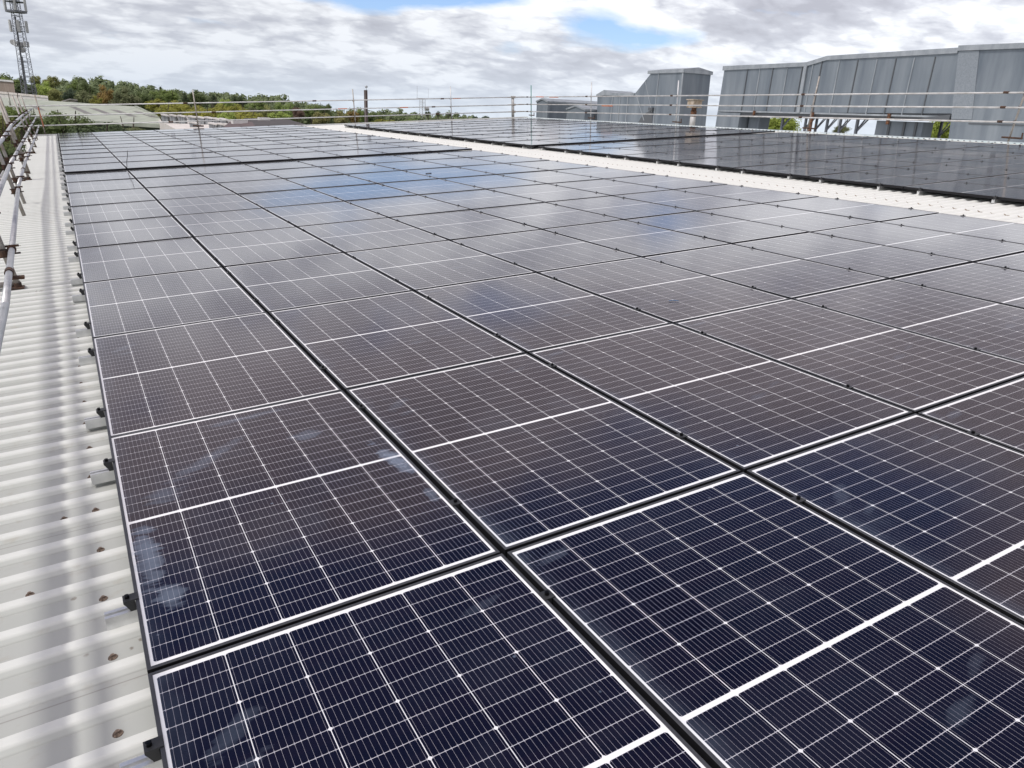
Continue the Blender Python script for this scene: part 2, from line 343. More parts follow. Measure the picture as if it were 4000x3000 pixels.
def ring_frame():
    mb = MB(); a, b, lip, zb = PW, PL, .0112, -.037
    o = [(0,0),(a,0),(a,b),(0,b)]; i = [(lip,lip),(a-lip,lip),(a-lip,b-lip),(lip,b-lip)]; bev = .0012
    ob = [(bev,bev),(a-bev,bev),(a-bev,b-bev),(bev,b-bev)]
    v = [(x,y,zb) for x,y in o] + [(x,y,-bev) for x,y in o] + [(x,y,0) for x,y in ob] + [(x,y,0) for x,y in i] + [(x,y,-.010) for x,y in i]
    f = []
    for L in range(4):
        for k in range(4):
            j = (k+1) % 4; f.append((L*4+k, L*4+j, L*4+4+j, L*4+4+k))
    mb.add(v, f)
    # lower flange that closes the frame from below
    w_ = .028
    mb.box(0.0005, 0.0005, zb-.002, a-.0005, w_, zb); mb.box(0.0005, b-w_, zb-.002, a-.0005, b-.0005, zb)
    mb.box(0.0005, w_, zb-.002, w_, b-w_, zb); mb.box(a-w_, w_, zb-.002, a-.0005, b-w_, zb)
    me = mb.mesh('frame', M['frame'], fix=False); me.materials.append(M['frame_side_shade'])
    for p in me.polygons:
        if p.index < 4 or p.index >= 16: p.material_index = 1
    return me
ME_frame = ring_frame()
def glass_mesh(m):
    return MB().box(.0112, .0112, -.0075, PW-.0112, PL-.0112, -.0020).mesh('glass', m)
ME_glass = glass_mesh(M['glass']); ME_ga = glass_mesh(M['glass_a']); ME_gb = glass_mesh(M['glass_b']); ME_gc = glass_mesh(M['glass_c'])
def mid_clamp():
    mb = MB(); mb.box(-.020, -.021, .0008, .020, .021, .0042); mb.box(-.0085, -.019, -.04, .0085, .019, .0008)
    return mb.mesh('clamp', M['black'])
def end_clamp(sgn):
    # stepped end clamp: top plate over the frame lip, outer cheek, slanted web
    mb = MB()
    pr = [(.010, .0008), (.010, .0045), (-.035, .0045), (-.035, -.004), (-.030, -.012), (-.021, -.030), (-.018, -.045), (-.002, -.045), (-.002, .0008)]
    mb.prism([(sgn*x, -.019, z) for x, z in pr], (0, .038, 0))
    return mb.mesh('clamp', M['black'])
def bolt_mesh(x=0):
    mb = MB(); mb.tube((x, 0, .0045), (x, 0, .0150), .0075, 12); mb.tube((x, 0, .0150), (x, 0, .0158), .0045, 6)
    return mb.mesh('bolt', M['boltm'])
ME_mid, ME_endL, ME_endR, ME_bolt, ME_boltL, ME_boltR = mid_clamp(), end_clamp(1), end_clamp(-1), bolt_mesh(), bolt_mesh(-.022), bolt_mesh(.022)
CLY = (.38, 1.485)                    # clamp positions along the panel
ORD = ['first','second','third','fourth','fifth','sixth','seventh','eighth','ninth','tenth','eleventh']
ZR = -.083                            # crest of the roof sheets below the panel face
BL1, BL2 = 0.007, 17.93               # y of the near and far blocks
XR = 11.11                            # x of the right arrays
camr = RM.inverted() @ CP
Rri = RM.to_3x3().transposed()
r_, d_, f_ = Rri @ CR, Rri @ CD, Rri @ CF
def pix(p):
    q = Vector(p) - camr; z = q.dot(f_)
    if z < .05: return None
    return 2000 + FPX*q.dot(r_)/z, 1500 + FPX*q.dot(d_)/z
def seen(x, y):
    n = 0
    for i in range(5):
        for j in range(5):
            p = pix((x + PW*i/4, y + PL*j/4, 0))
            if p and -30 < p[0] < 4030 and -30 < p[1] < 3030: n += 1
    return n > 0
blocks = [('near left block', .01, BL1, 10, 8), ('far left block', .01, BL2, 10, 8), ('near right block', XR, BL1, 10, 8), ('far right block', XR-.10, BL2, 9, 8)]
vis = []
for bi, (bn, bx, by, nr, nc) in enumerate(blocks):
    for r in range(nr):
        for c in range(nc):
            x = bx + c*(PW+GX); y = by + r*(PL+GY)
            dist = (Vector((x+.57, y+.88, 0)) - camr).length
            s = seen(x, y)
            vis.append((0 if s else 1, dist, bi, c, r, x, y))
vis.sort()
first_seen = {}
for s, dist, bi, c, r, x, y in vis:
    if s == 0: first_seen[bi] = min(first_seen.get(bi, 99), r)
picked = vis[:300]
protos = {}
for s, dist, bi, c, r, x, y in picked:
    bn, bx, by, nr, nc = blocks[bi]
    near = dist < 11
    key = (c == 0, c == nc-1, near)
    mw = RM @ T(x, y, .024 if bi in (1, 3) else 0)
    rr = random.Random(bi*1000 + c*50 + r)
    mw = mw @ T(PW/2, PL/2, 0) @ Matrix.Rotation(R_(rr.gauss(-.2 if dist > 7 else -.02, .06)), 4, 'X') @ Matrix.Rotation(R_(rr.gauss(0, .07)), 4, 'Y') @ T(-PW/2, -PL/2, rr.uniform(-.0008, .0008))
    if key not in protos:
        p = thing('solar_panel', 'x', 'solar panel', mw, 'solar panels on the roof')
        link('frame', ME_frame, p); link('glass', ME_glass, p)
        for yy in CLY:
            if c == 0:
                k = link('clamp', ME_endL, p, T(0, yy, 0)); b_ = ME_boltL
            else:
                k = link('clamp', ME_mid, p, T(-GX/2, yy, 0)); b_ = ME_bolt
            link('bolt', b_, k)
            if c == nc-1:
                k = link('clamp', ME_endR, p, T(PW, yy, 0))
                link('bolt', ME_boltR, k)
        protos[key] = p; o = p
    else:
        o = copy_tree(protos[key], mw)
    side = 'eave' if bi < 2 else 'pale gap'
    o['label'] = f'solar panel, {ORD[c]} from the {side}, in the {ORD[r]} row of the {bn}'
    g = [ch for ch in o.children if ch.name.startswith('glass')][0]
    if bi == 0 and (c, r) == (0, 1):
        g.data = ME_ga; o['label'] = 'solar panel with chalky wiped smears along both long edges, beside the eave'
    elif bi == 0 and (c, r) == (0, 0):
        g.data = ME_gb; o['label'] = 'nearest dark solar panel by the eave, cut off by the bottom of the photo'
    elif bi == 0 and (c, r) == (1, 0):
        g.data = ME_gc; o['label'] = 'large near panel with pale marks below its middle line, bottom right'
    elif bi == 0 and (c, r) in ((1, 1), (2, 0), (0, 2)):
        g.data = ME_gb

# ------------------------------------------------------------------ the warehouse roof
EX0, EX1, RY0, RY1 = -1.06, 21.80, -6.0, 36.55
PIT = .168; PH = 1.795; PB = 1.683      # rib pitch, a crest, a pan with bolts
bld = thing('warehouse_building', 'warehouse under a pale ribbed metal roof that carries the solar panels', 'building', RM @ T(EX0, RY1, -.12))
bm_inv = T(-EX0, -RY1, .12)
def rp(mb, name, m, parent=None, smooth=False, fix=True):
    return mb.obj(name, m, parent or bld, smooth, fix, bm_inv if parent is None else None)
prof = [(-.038, -.022), (-.018, -.0022), (-.0145, 0.0), (.0145, 0.0), (.018, -.0022), (.038, -.022)]
def sheet(x0, x1, z0, xlist=None):
    mb = MB(); k0 = int(math.floor((RY0-PH)/PIT)); k1 = int(math.ceil((RY1-PH)/PIT)); pts = []
    for k in range(k0, k1+1):
        for dy, dz in prof:
            y = PH + k*PIT + dy
            if RY0 <= y <= RY1: pts.append((y, dz))
    xs = xlist or [x0, x1]
    n = len(pts)
    for x in xs: mb.v += [(x, y, z0+dz) for y, dz in pts]
    for i in range(len(xs)-1):
        for j in range(n-1): mb.f.append((i*n+j, (i+1)*n+j, (i+1)*n+j+1, i*n+j+1))
    return mb
XL = 10.28
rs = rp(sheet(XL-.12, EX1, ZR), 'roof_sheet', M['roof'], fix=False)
lo = sheet(EX0, XL, ZR+.0015)
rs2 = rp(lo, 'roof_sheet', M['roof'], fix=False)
so_ = rs2.modifiers.new('solid', 'SOLIDIFY'); so_.thickness = .0012; so_.offset = 1
# turned-up, dirty ends of the overlapping sheets
ld = MB()
for k in range(int((RY0-PH)/PIT), int((RY1-PH)/PIT)):
    y = PH + k*PIT
    rk = random.Random(k); L = rk.uniform(.02, .07)
    ld.add([(XL+.001, y-.041, ZR-.0205), (XL+.001, y-.092, ZR-.0212), (XL+L*.7, y-.085, ZR-.0212), (XL+L, y-.043, ZR-.0206)], [(0,3,2,1)])
    ld.add([(XL+.0005, y-.0405, ZR-.0205), (XL+.0005, y-.0185, ZR-.0005), (XL+L*.35, y-.0195, ZR-.0022), (XL+L*.6, y-.041, ZR-.0202)], [(0,1,2,3)])
    ld.add([(XL+.001, y-.017, ZR+.002), (XL+.001, y+.017, ZR+.002), (XL+.012, y+.0145, ZR+.0006), (XL+.012, y-.0145, ZR+.0006)], [(0,1,2,3)])
rp(ld, 'lap_dirt', M['lap_dirt'], fix=False)
# ridge: cap with scalloped closure over the corrugations
rc = MB(); rc.bar((EX1-.03, RY0, ZR+.028), (EX1-.03, RY1, ZR+.028), .20, .006)
for k in range(int((RY0-PH)/PIT), int((RY1-PH)/PIT)):
    y = PH + k*PIT
    rc.add([(EX1-.131, y+.020, ZR+.026), (EX1-.131, y+.148, ZR+.026), (EX1-.131, y+.126, ZR-.019), (EX1-.131, y+.042, ZR-.019)], [(0,1,2,3)])
    rc.box(EX1-.136, y+.030, ZR+.004, EX1-.131, y+.138, ZR+.030)
rp(rc, 'ridge_cap', M['ridge'])
# slope beyond the ridge
c2, s2 = math.cos(2*SL), math.sin(2*SL)
bs = MB(); bs.add([(EX1+.02, RY0, ZR-.01), (EX1+.02+24*c2, RY0, ZR-.01-24*s2), (EX1+.02+24*c2, RY1, ZR-.01-24*s2), (EX1+.02, RY1, ZR-.01)], [(0,1,2,3)])
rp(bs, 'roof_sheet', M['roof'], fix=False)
# verge flashing along the gable, eave gutter
vf = MB(); vf.box(EX0, RY1-.16, ZR+.004, EX1+.1, RY1+.02, ZR+.05); vf.box(EX0, RY1+.0205, ZR-.25, EX1+.1, RY1+.032, ZR+.052)
rp(vf, 'verge_flashing', M['flash'])
gu = MB(); gu.box(EX0-.16, RY0, ZR-.17, EX0-.15, RY1, ZR-.045); gu.box(EX0-.149, RY0, ZR-.17, EX0-.02, RY1, ZR-.16); gu.box(EX0-.0195, RY0, ZR-.17, EX0-.012, RY1, ZR-.06)
rp(gu, 'gutter', M['flash'])
M['wall'] = mat('wall_cladding', (.5,.5,.46), .6, build=noisy((.44,.44,.41), (.52,.52,.49), 2))
wl = MB(); wl.prism([(EX0+.06, RY0+.1, ZR-.06), (EX1, RY0+.1, ZR-.08), (EX1+.02+23.8*c2, RY0+.1, ZR-.1-24*s2), (EX1+.02+23.8*c2-.6, RY0+.1, -11.5), (EX0+.56, RY0+.1, -9.2)], (0, RY1-RY0-.18, 0))
rp(wl, 'wall', M['wall'])
# roof bolts with rusty washers
def bolt_head():
    mb = MB(); mb.tube((0,0,.0002), (0,0,.004), .0145, 14, .013); mb.tube((0,0,.004), (0,0,.007), .010, 12, .009); mb.tube((0,0,.007), (0,0,.012), .0075, 6, .0065)
    return mb.mesh('roof_bolt', M['washer'], smooth=False)
ME_rb = bolt_head()
bp = []
for k in range(-1, 16): bp.append((-.083 + random.uniform(-.008,.008), PB + .012 + k*PIT*2))
for k in range(0, 20): bp.append((-.53 + random.uniform(-.006,.006), PB + PIT*(13 + 6*k)))
bp += [(-.29, PB + PIT*30), (-.07, PB + PIT*28), (-.20, PB+PIT*8), (-.31, PB+PIT*5)]
for k in range(8, 66): bp.append((9.62 + random.uniform(-.01,.01), PB + PIT*(3*k+1)))
for x, y in bp[:98]: link('roof_bolt', ME_rb, rs2, T(x, y, ZR-.022+.0018))
rest = MB()
for k in range(8, 70):
    for xx in (10.62,):
        rest.tube((xx, PB+PIT*(3*k), ZR-.022), (xx, PB+PIT*(3*k), ZR-.008), .013, 8)
ro = rest.obj('roof_bolts', M['rust'], rs); ro['kind'] = 'stuff'

# ------------------------------------------------------------------ rail stubs under the clamps
def rail_mesh():
    mb = MB(); L = .34; h = .0475; z0 = ZR
    pr = [(-.02, 0), (.02, 0), (.02, h), (.006, h), (.006, h-.012), (-.006, h-.012), (-.006, h), (-.02, h)]
    mb.prism([(0, y, z0+z) for y, z in pr], (L, 0, 0))
    return mb.mesh('mounting_rail', M['alu'])
ME_rail = rail_mesh()
def rail(x, y, label):
    o = link('mounting_rail', ME_rail); o.matrix_world = RM @ T(x, y, 0)
    tag(o, label, 'mounting rail', 'rail stubs under the panel edges'); return o
for bi, nm, by, nr in ((0, 'near left block', BL1, 10), (1, 'far left block', BL2, 10)):
    for r in range(nr):
        for q, yy in enumerate(CLY):
            rail(-.085, by + r*(PL+GY) + yy, f'rail stub under the {"nearer" if q == 0 else "farther"} eave clamp, {ORD[r]} row, {nm}')
for bi, nm, bx, by, nr, r0 in ((2, 'near right block', XR, BL1, 10, 2), (3, 'far right block', XR-.10, BL2, 9, 0)):
    for r in range(r0, nr):
        for q, yy in enumerate(CLY):
            rail(bx-.055, by + r*(PL+GY) + yy, f'rail stub under the {"nearer" if q == 0 else "farther"} clamp at the gap, {ORD[r]} row, {nm}')

# ------------------------------------------------------------------ scaffold guard rails
TR = .0242
def coupler(mb, p, axis, sz=1.0):
    """swivel coupler: two half shells and protruding bolts"""
    p = Vector(p); a = Vector(axis).normalized()
    mb.tube(p - a*.028*sz, p + a*.028*sz, .036*sz, 10)
    s = a.orthogonal().normalized(); 
    mb.bar(p + Vector((-.05, 0, .03))*sz, p + Vector((.06, 0, .03))*sz, .018*sz, .018*sz)
    mb.bar(p + Vector((-.045, .0, -.035))*sz, p + Vector((.06, 0, -.035))*sz, .014*sz, .014*sz)
def tube_obj(name, pts, m, parent, mw, r=TR, n=14):
    return MB().path(pts, r, n).obj(name, m, parent, True, mw=mw)
# -- eave guard rail
EG = thing('guard_rail', 'grey scaffold tube guard rail running along the eave on the left', 'guard rail', RM @ T(-.6, 7.6, ZR))
inv = T(.6, -7.6, -ZR)
low = [(-.43, -1.5, .25), (-.43, 5.5, .25), (-.47, 7.6, .255), (-.575, 13, .285), (-.578, 17, .33), (-.58, 27, .29), (-.60, 37.6, .285)]
midr = [(-.55, -1.5, .60), (-.54, 8, .605), (-.595, 12.4, .60), (-.615, 24, .605), (-.635, 37.2, .60)]
topr = [(-.56, -1.5, .95), (-.58, 12, .955), (-.675, 17, .955), (-.70, 24, .96), (-.685, 36.6, .945)]
for pts in (low, midr, topr): tube_obj('rail', pts, M['galv'], EG, inv)
tube_obj('rail', [(-.795, -1.5, .80), (-.83, 38, .72)], M['galv'], EG, inv)
posts = [(7.6, -.49), (12.44, -.57), (13.9, -.60), (17.9, -.62), (19.2, -.64), (25.9, -.66), (28.8, -.66), (33.5, -.68)]
cm = Pieces()
def zat(pts, y):
    for (x0,y0,z0),(x1,y1,z1) in zip(pts, pts[1:]):
        if y0 <= y <= y1:
            q = (y-y0)/(y1-y0); return x0+(x1-x0)*q, z0+(z1-z0)*q
for i, (y, fx) in enumerate(posts):
    b0 = (fx, y, ZR+.006); tp = (fx-.20, y, 1.46 if i else 1.5)
    tube_obj('post', [b0, tp], M['galvold'], EG, inv)
    for pts in (low, midr, topr):
        xx, zz = zat(pts, y+.05); coupler(cm.new(), (xx, y+.02, zz), (0,1,0)); coupler(cm.new(), (fx-.20*(zz-ZR)/1.55, y-.02, zz-.02), (0,0,1), .9)
    if i in (0, 3, 5):
        cm.new().box(fx-.10, y-.06, ZR+.0035, fx+.045, y+.05, ZR+.014)
        cm.new().tube((fx, y, ZR+.014), (fx, y, ZR+.05), .030, 12)
        tube_obj('base_tube', [(fx-.75, y+.05, ZR+.035), (fx+.02, y+.05, ZR+.035)], M['galvold'], EG, inv)
cm.obj('coupler', M['rust_dark'], EG, mw=inv)
sl_ = Pieces()
for y in (6.6, 15.4, 23): 
    for pts in (low, midr):
        xx, zz = zat(pts, y); q_ = sl_.new(); q_.tube((xx, y-.05, zz), (xx, y+.05, zz), .031, 14); q_.bar((xx, y-.02, zz-.045), (xx+.09, y-.02, zz-.05), .02, .02); q_.bar((xx, y+.025, zz-.045), (xx+.09, y+.025, zz-.05), .02, .02)
sl_.obj('sleeve_coupler', M['rust_dark'], EG, mw=inv)
# -- gable guard rail
GG = thing('guard_rail', 'pale scaffold tube guard rail along the far gable edge of the roof', 'guard rail', RM @ T(5.37, 36.7, ZR))
inv = T(-5.37, -36.7, -ZR); gy = 36.72
for a, b in (((-1.45, gy, 1.04), (21.3, gy, .945)), ((-1.8, gy, .67), (21.3, gy, .565)), ((-1.68, gy, .30), (21.3, gy, .225))):
    tube_obj('rail', [a, b], M['pale_tube'], GG, inv)
cm = Pieces(); 
for x, tz, mm in ((-.44, 1.44, 'galvold'), (5.37, 1.55, 'galvold'), (12.46, 1.475, 'galvold'), (17.55, 1.52, 'galv')):
    q = -.06 if x < 0 else 0
    tube_obj('post', [(x, gy-.06, ZR+.0), (x + q*.9, gy-.06, tz)], M[mm], GG, inv)
    for z in (1.0, .62, .26):
        zz = z - (x+1.5)*.0037; coupler(cm.new(), (x + q*zz*.6, gy-.03, zz), (0,0,1), .9)
    cm.new().box(x-.07, gy-.16, ZR+.03, x+.07, gy+.02, ZR+.06); cm.new().tube((x-.22, gy-.06, ZR+.18), (x+.22, gy-.06, ZR+.15), .03, 8) if x == 5.37 else None
cm.obj('coupler', M['rust_dark'], GG, mw=inv)
sc = Pieces()
for x, z in ((5.0, 1.01), (10.6, .99), (17.1, .955), (6.1, .625), (16.6, .585), (4.3, .275), (16.8, .24)):
    sc.new().tube((x-.09, gy, z), (x+.09, gy, z), .033, 10)
sc.obj('sleeve_coupler', M['rust_dark'], GG, mw=inv)
ob = MB()
ob = Pieces(); ob.new().tube((-.445, gy-.06, .26), (-.475, gy-.06, .98), .0262, 12)
for x, z in ((17.9, .955), (15.0, .593), (11.9, .61)): ob.new().tube((x-.22, gy, z), (x+.22, gy, z), .0255, 12)
ob.obj('painted_band', M['orange'], GG, mw=inv)
# -- ridge guard rail
RG = thing('guard_rail', 'pale scaffold tube guard rail running behind the ridge on the right', 'guard rail', RM @ T(21.95, 30.7, ZR))
inv = T(-21.95, -30.7, -ZR); gx = 21.95
for z0, z1 in ((.935, 1.165), (.575, .80), (.215, .44)):
    tube_obj('rail', [(gx, 37.4, z0), (gx, 6.0, z1 + .04)], M['white_tube'], RG, inv)
cm = Pieces()
for y, tz, mm in ((36.2, 1.52, 'greenp'), (30.75, 1.62, 'galv'), (24.75, 1.62, 'galv'), (18.15, 1.66, 'galvold'), (11.55, 1.66, 'galvold')):
    lean = .0 if y > 20 else -.22
    tube_obj('post', [(gx+.055, y-lean*.1, ZR-.1), (gx+.055, y+lean, tz)], M[mm], RG, inv)
    for z0, z1 in ((.935, 1.165), (.575, .80), (.215, .44)):
        zz = z0 + (z1-z0)*(37.4-y)/26.0; coupler(cm.new(), (gx+.03, y + lean*zz/1.7, zz), (0,1,0), .85); cm.new().tube((gx, y+.22, zz), (gx, y+.36, zz), .033, 10)
    cm.new().tube((gx+.03, y-.35, ZR+.12), (gx+.03, y+.18, ZR+.13), TR, 10); cm.new().tube((gx+.03, y-.33, ZR+.12), (gx+.03, y-.33, ZR+.26), .02, 8)
cm.obj('coupler', M['rust_dark'], RG, mw=inv)
ob = Pieces()
for y, z in ((35.2, .955), (33.9, .95), (29.4, .60)): ob.new().tube((gx, y-.4, z), (gx, y+.4, z), .0255, 12)
ob.obj('painted_band', M['orange'], RG, mw=inv)
CPo = thing('corner_post', 'thick pale scaffold post with couplers where the two far guard rails meet', 'post', RM @ T(21.2, 36.75, ZR))
MB().tube((0, 0, -.1), (0, 0, 1.06), .075, 16).obj('tube', M['white_tube'], CPo, True)
cm = Pieces(); cm.new().tube((0,0,1.0), (0,0,1.09), .10, 12)
for z in (1.03, .66, .31): coupler(cm.new(), (.04, -.09, z), (1,0,0), 1.3); cm.new().tube((-.35, -.10, z), (.65, -.10, z), .025, 10)
cm.obj('coupler', M['galvold'], CPo)

# ------------------------------------------------------------------ litter on the roof
def strand(name, pts, r, m, label, cat, base):
    o = MB().path([Vector(p) - Vector(base) for p in pts], r, 8).obj(name, m, None, True)
    o.matrix_world = RM @ T(*base); return tag(o, label, cat)
zc = ZR - .032 + .006
strand('cable_tie', [(-.29, 4.05, zc-.01), (-.285, 4.075, zc), (-.265, 4.07, zc+.004), (-.23, 4.075, zc+.004), (-.20, 4.085, zc)], .0028, M['blue'], 'long hooked blue cable tie offcut lying on the ribbed roof', 'cable tie', (-.25, 4.07, zc))
strand('cable_tie', [(-.25, 3.215, zc), (-.235, 3.22, zc+.004), (-.205, 3.165, zc)], .003, M['blue'], 'short bent blue cable tie offcut lying on the ribbed roof, middle one', 'cable tie', (-.23, 3.2, zc))
strand('cable_tie', [(-.105, 2.235, zc-.008), (-.095, 2.222, zc-.006), (-.08, 2.23, zc-.004), (-.07, 2.25, zc)], .0028, M['blue'], 'small curved blue cable tie offcut nearest the camera by a rail stub', 'cable tie', (-.09, 2.23, zc))
strand('cable_tie', [(-.06, 4.62, zc), (-.03, 4.63, zc+.005), (.0, 4.64, zc+.002)], .0028, M['blue'], 'blue cable tie end poking out from under the panel edge', 'cable tie', (-.03, 4.63, zc))
strand('cable_tie', [(3.80, 3.985, .003), (3.825, 3.975, .006), (3.86, 3.945, .003)], .0025, M['blue'], 'blue cable tie offcut lying on the dark glass of a panel', 'cable tie', (3.83, 3.97, .004))
strand('dark_rod', [(-.30, 18.5, zc), (-.21, 18.5, zc)], .014, M['blackp'], 'short dark stub with a thin wire lying across the pale roof', 'rod', (-.25, 18.5, zc))
strand('wire', [(-.21, 18.5, zc), (-.05, 18.5, zc+.01)], .004, M['blackp'], 'thin grey wire running from the dark stub to the panel edge', 'wire', (-.13, 18.5, zc))
strand('cable_end', [(1.16, 18.02, -.01), (1.18, 18.03, .14), (1.22, 18.04, .27), (1.235, 18.05, .37)], .006, M['blackp'], 'black cable end sticking up at the front of the far left block', 'cable', (1.16, 18.02, -.01))
strand('cable_tie', [(5.9, 13.3, .004), (5.96, 13.32, .006), (6.02, 13.31, .004)], .006, M['blackp'], 'tiny black offcut lying on the pale reflecting panels', 'cable tie', (5.96, 13.3, .004))
rk = MB()
for k in range(16):
    rr = random.Random(k); a = rr.uniform(0, 6.28); rk.tube((math.cos(a)*.01, math.sin(a)*.03, 0), (math.cos(a)*.06, math.sin(a)*.02, rr.uniform(0, .02)), .0012, 5)
o = rk.obj('twig', M['rust_dark']); o.matrix_world = RM @ T(-.36, 7.40, ZR-.02); tag(o, 'wisp of dry twigs caught in a roof trough by the rail foot', 'twig')
exec_end_front = True

# ------------------------------------------------------------------ ducts and plant behind the ridge
M['zinc'] = mat('grey_duct_sheet', (.23,.25,.27), .5, .25, build=noisy((.115,.142,.172), (.235,.268,.295), 2.2, 8, (1,1,.14), .28, .72, rough=(.42,.6)))
M['zincl'] = mat('pale_duct_trim', (.34,.36,.38), .5, .3, build=noisy((.24,.27,.295), (.36,.39,.415), 3, 6, (1,1,.4)))
M['spangle'] = mat('spangled_zinc', (.36,.39,.42), .45, .4, build=noisy((.22,.25,.275), (.28,.31,.34), 26, 4, (1,1,1)))
M['seam'] = mat('duct_seam', (.10,.11,.12), .6, .2)
M['steel'] = mat('steel_frame_paint', (.09,.10,.12), .6, .2, build=noisy((.11,.125,.15), (.19,.205,.23), 3))
DX = 26.0
def yz(*pts): return [(DX, y, z) for y, z in pts]
BZ = .9
# tall stepped duct
TD = thing('stepped_duct', 'grey sheet metal duct housing stepping up to a tall capped tower', 'duct', T(DX, 32, BZ))
inv = T(-DX, -32, -BZ)
casing = yz((35.80, BZ), (35.97, 2.66), (35.3, 2.72), (32.75, 2.74), (31.62, 3.68), (31.60, 3.75), (29.22, 3.75), (29.14, BZ))
MB().prism(casing, (1.75, 0, 0)).obj('casing', M['zinc'], TD, mw=inv)
cap = MB(); cap.prism([(DX-.06, 31.78, 3.70), (DX-.06, 31.78, 3.84), (DX-.06, 29.14, 3.86), (DX-.06, 29.14, 3.71)], (1.87, 0, 0))
cap.add([(DX-.06, 31.78, 3.84), (DX-.06, 29.14, 3.86), (DX+.87, 29.14, 3.99), (DX+.87, 31.78, 3.97), (DX+1.81, 29.14, 3.85), (DX+1.81, 31.78, 3.83)], [(0,1,2,3),(3,2,4,5),(1,4,2),(0,3,5)])
cap.obj('roof_cap', M['zincl'], TD, mw=inv)
lc = MB(); lc.prism([(DX-.05, 36.03, 2.62), (DX-.05, 36.03, 2.72), (DX-.05, 35.35, 2.96), (DX-.05, 34.65, 2.80), (DX-.05, 32.72, 2.80), (DX-.05, 32.78, 2.66), (DX-.05, 34.6, 2.68), (DX-.05, 35.3, 2.70)], (1.85, 0, 0))
lc.obj('lower_roof_cap', M['zincl'], TD, mw=inv)
sm = Pieces()
for y0, y1, zt in ((34.55, 34.62, 2.68), (33.25, 33.25, 2.7), (30.95, 31.02, 3.70), (33.9, 33.95, 2.68)): sm.new().bar((DX-.012, y1, BZ), (DX-.012, y0, zt), .045, .03, (1,0,0))
sm.new().bar((DX-.012, 31.75, 1.5), (DX-.012, 32.6, 2.75), .04, .03, (1,0,0)); sm.new().bar((DX-.012, 31.2, 1.9), (DX-.012, 31.95, 3.35), .03, .03, (1,0,0))
sm.new().bar((DX-.012, 29.17, BZ), (DX-.012, 29.22, 3.72), .07, .03, (1,0,0))
sm.obj('seam', M['zincl'], TD, mw=inv)
rec = MB(); rec.prism([(DX-.02, 32.25, 1.35), (DX-.02, 31.9, 1.75), (DX-.02, 31.15, 2.08), (DX-.02, 31.1, 1.35)], (.014, 0, 0)); rec.box(DX-.16, 31.05, 1.98, DX-.03, 31.35, 2.12)
rec.obj('recess', M['seam'], TD, mw=inv)
# two small gabled ducts running away from the roof
def gabled(name, label, x, y0, y1, zt, za, L):
    t = thing(name, label, 'duct', T(x, (y0+y1)/2, BZ)); inv = T(-x, -(y0+y1)/2, -BZ)
    MB().prism([(x, y0, BZ), (x, y0, zt), (x, (y0+y1)/2, za-.04), (x, y1, zt), (x, y1, BZ)], (L, 0, 0)).obj('casing', M['zinc'], t, mw=inv)
    ym = (y0+y1)/2; e = .05
    MB().prism([(x-.05, y0-e, zt-.04), (x-.05, y0-e, zt+.05), (x-.05, ym, za+.03), (x-.05, y1+e, zt+.05), (x-.05, y1+e, zt-.04), (x-.05, ym, za-.06)], (L+.1, 0, 0)).obj('roof_cap', M['zincl'], t, mw=inv)
    sm = Pieces()
    for q in (1, 2): sm.new().bar((x + L*q/3, y0-.008, BZ), (x + L*q/3, y0-.008, zt-.05), .05, .02, (0,1,0))
    sm.obj('seam', M['zincl'], t, mw=inv)
gabled('gabled_duct', 'small gabled grey duct farthest left, behind the roof corner', DX, 41.03, 42.3, 2.30, 2.48, 5.5)
gabled('gabled_duct', 'low gabled grey duct between the corner duct and the stepped duct', DX-.6, 36.2, 38.0, 1.90, 2.12, 3.5)
# vent pipe with square cowl
VP = thing('vent_pipe', 'stained cream vent pipe with a square cowl in front of the stepped duct', 'vent pipe', T(24.4, 26.45, 1.14))
MB().tube((0,0,0), (0,0,.86), .125, 16).obj('pipe', M['white_tube'], VP, True)
MB().tube((0,0,.62), (0,0,.86), .132, 16).tube((0,0,.86), (0,0,.98), .105, 16).obj('rusty_collar', M['rust'], VP, True)
M['cream'] = mat('cream_stained', (.5,.44,.35), .7, build=noisy((.22,.15,.09), (.48,.43,.35), 5, 6))
cw = MB(); cw.box(-.25, -.21, .98, .25, .21, 1.03); cw.box(-.24, -.20, 1.06, .24, .20, 1.28); cw.box(-.29, -.25, 1.29, .29, .25, 1.325)
for sx in (-.2, .2):
    for sy in (-.16, .16): cw.box(sx-.02, sy-.02, 1.03, sx+.02, sy+.02, 1.06)
cw.obj('cowl', M['cream'], VP)
# long raised duct
LD = thing('long_duct', 'long grey sheet metal duct raised on steel legs behind the ridge', 'duct', T(DX, 20, BZ))
inv = T(-DX, -20, -BZ)
MB().prism(yz((26.63, 2.00), (26.55, 3.80), (22.07, 3.82), (21.16, 4.02), (15.98, 4.06), (15.75, 2.17)), (2.2, 0, 0)).obj('casing', M['zinc'], LD, mw=inv)
MB().prism(yz((15.62, BZ), (15.745, 2.17), (15.97, 4.12), (9.0, 4.06), (9.0, BZ)), (1.1, 0, 0)).obj('end_housing', M['zinc'], LD, mw=inv)
MB().prism(yz((26.68, BZ), (26.64, 1.995), (25.25, 1.995), (25.3, BZ)), (1.9, 0, 0)).obj('end_leg', M['zinc'], LD, mw=inv)
MB().prism([(DX+.5, 25.2, BZ), (DX+.5, 25.15, 1.855), (DX+.5, 24.55, 1.855), (DX+.5, 24.6, BZ)], (.5, 0, 0)).obj('end_leg', M['zinc'], LD, mw=inv)
tr = MB()
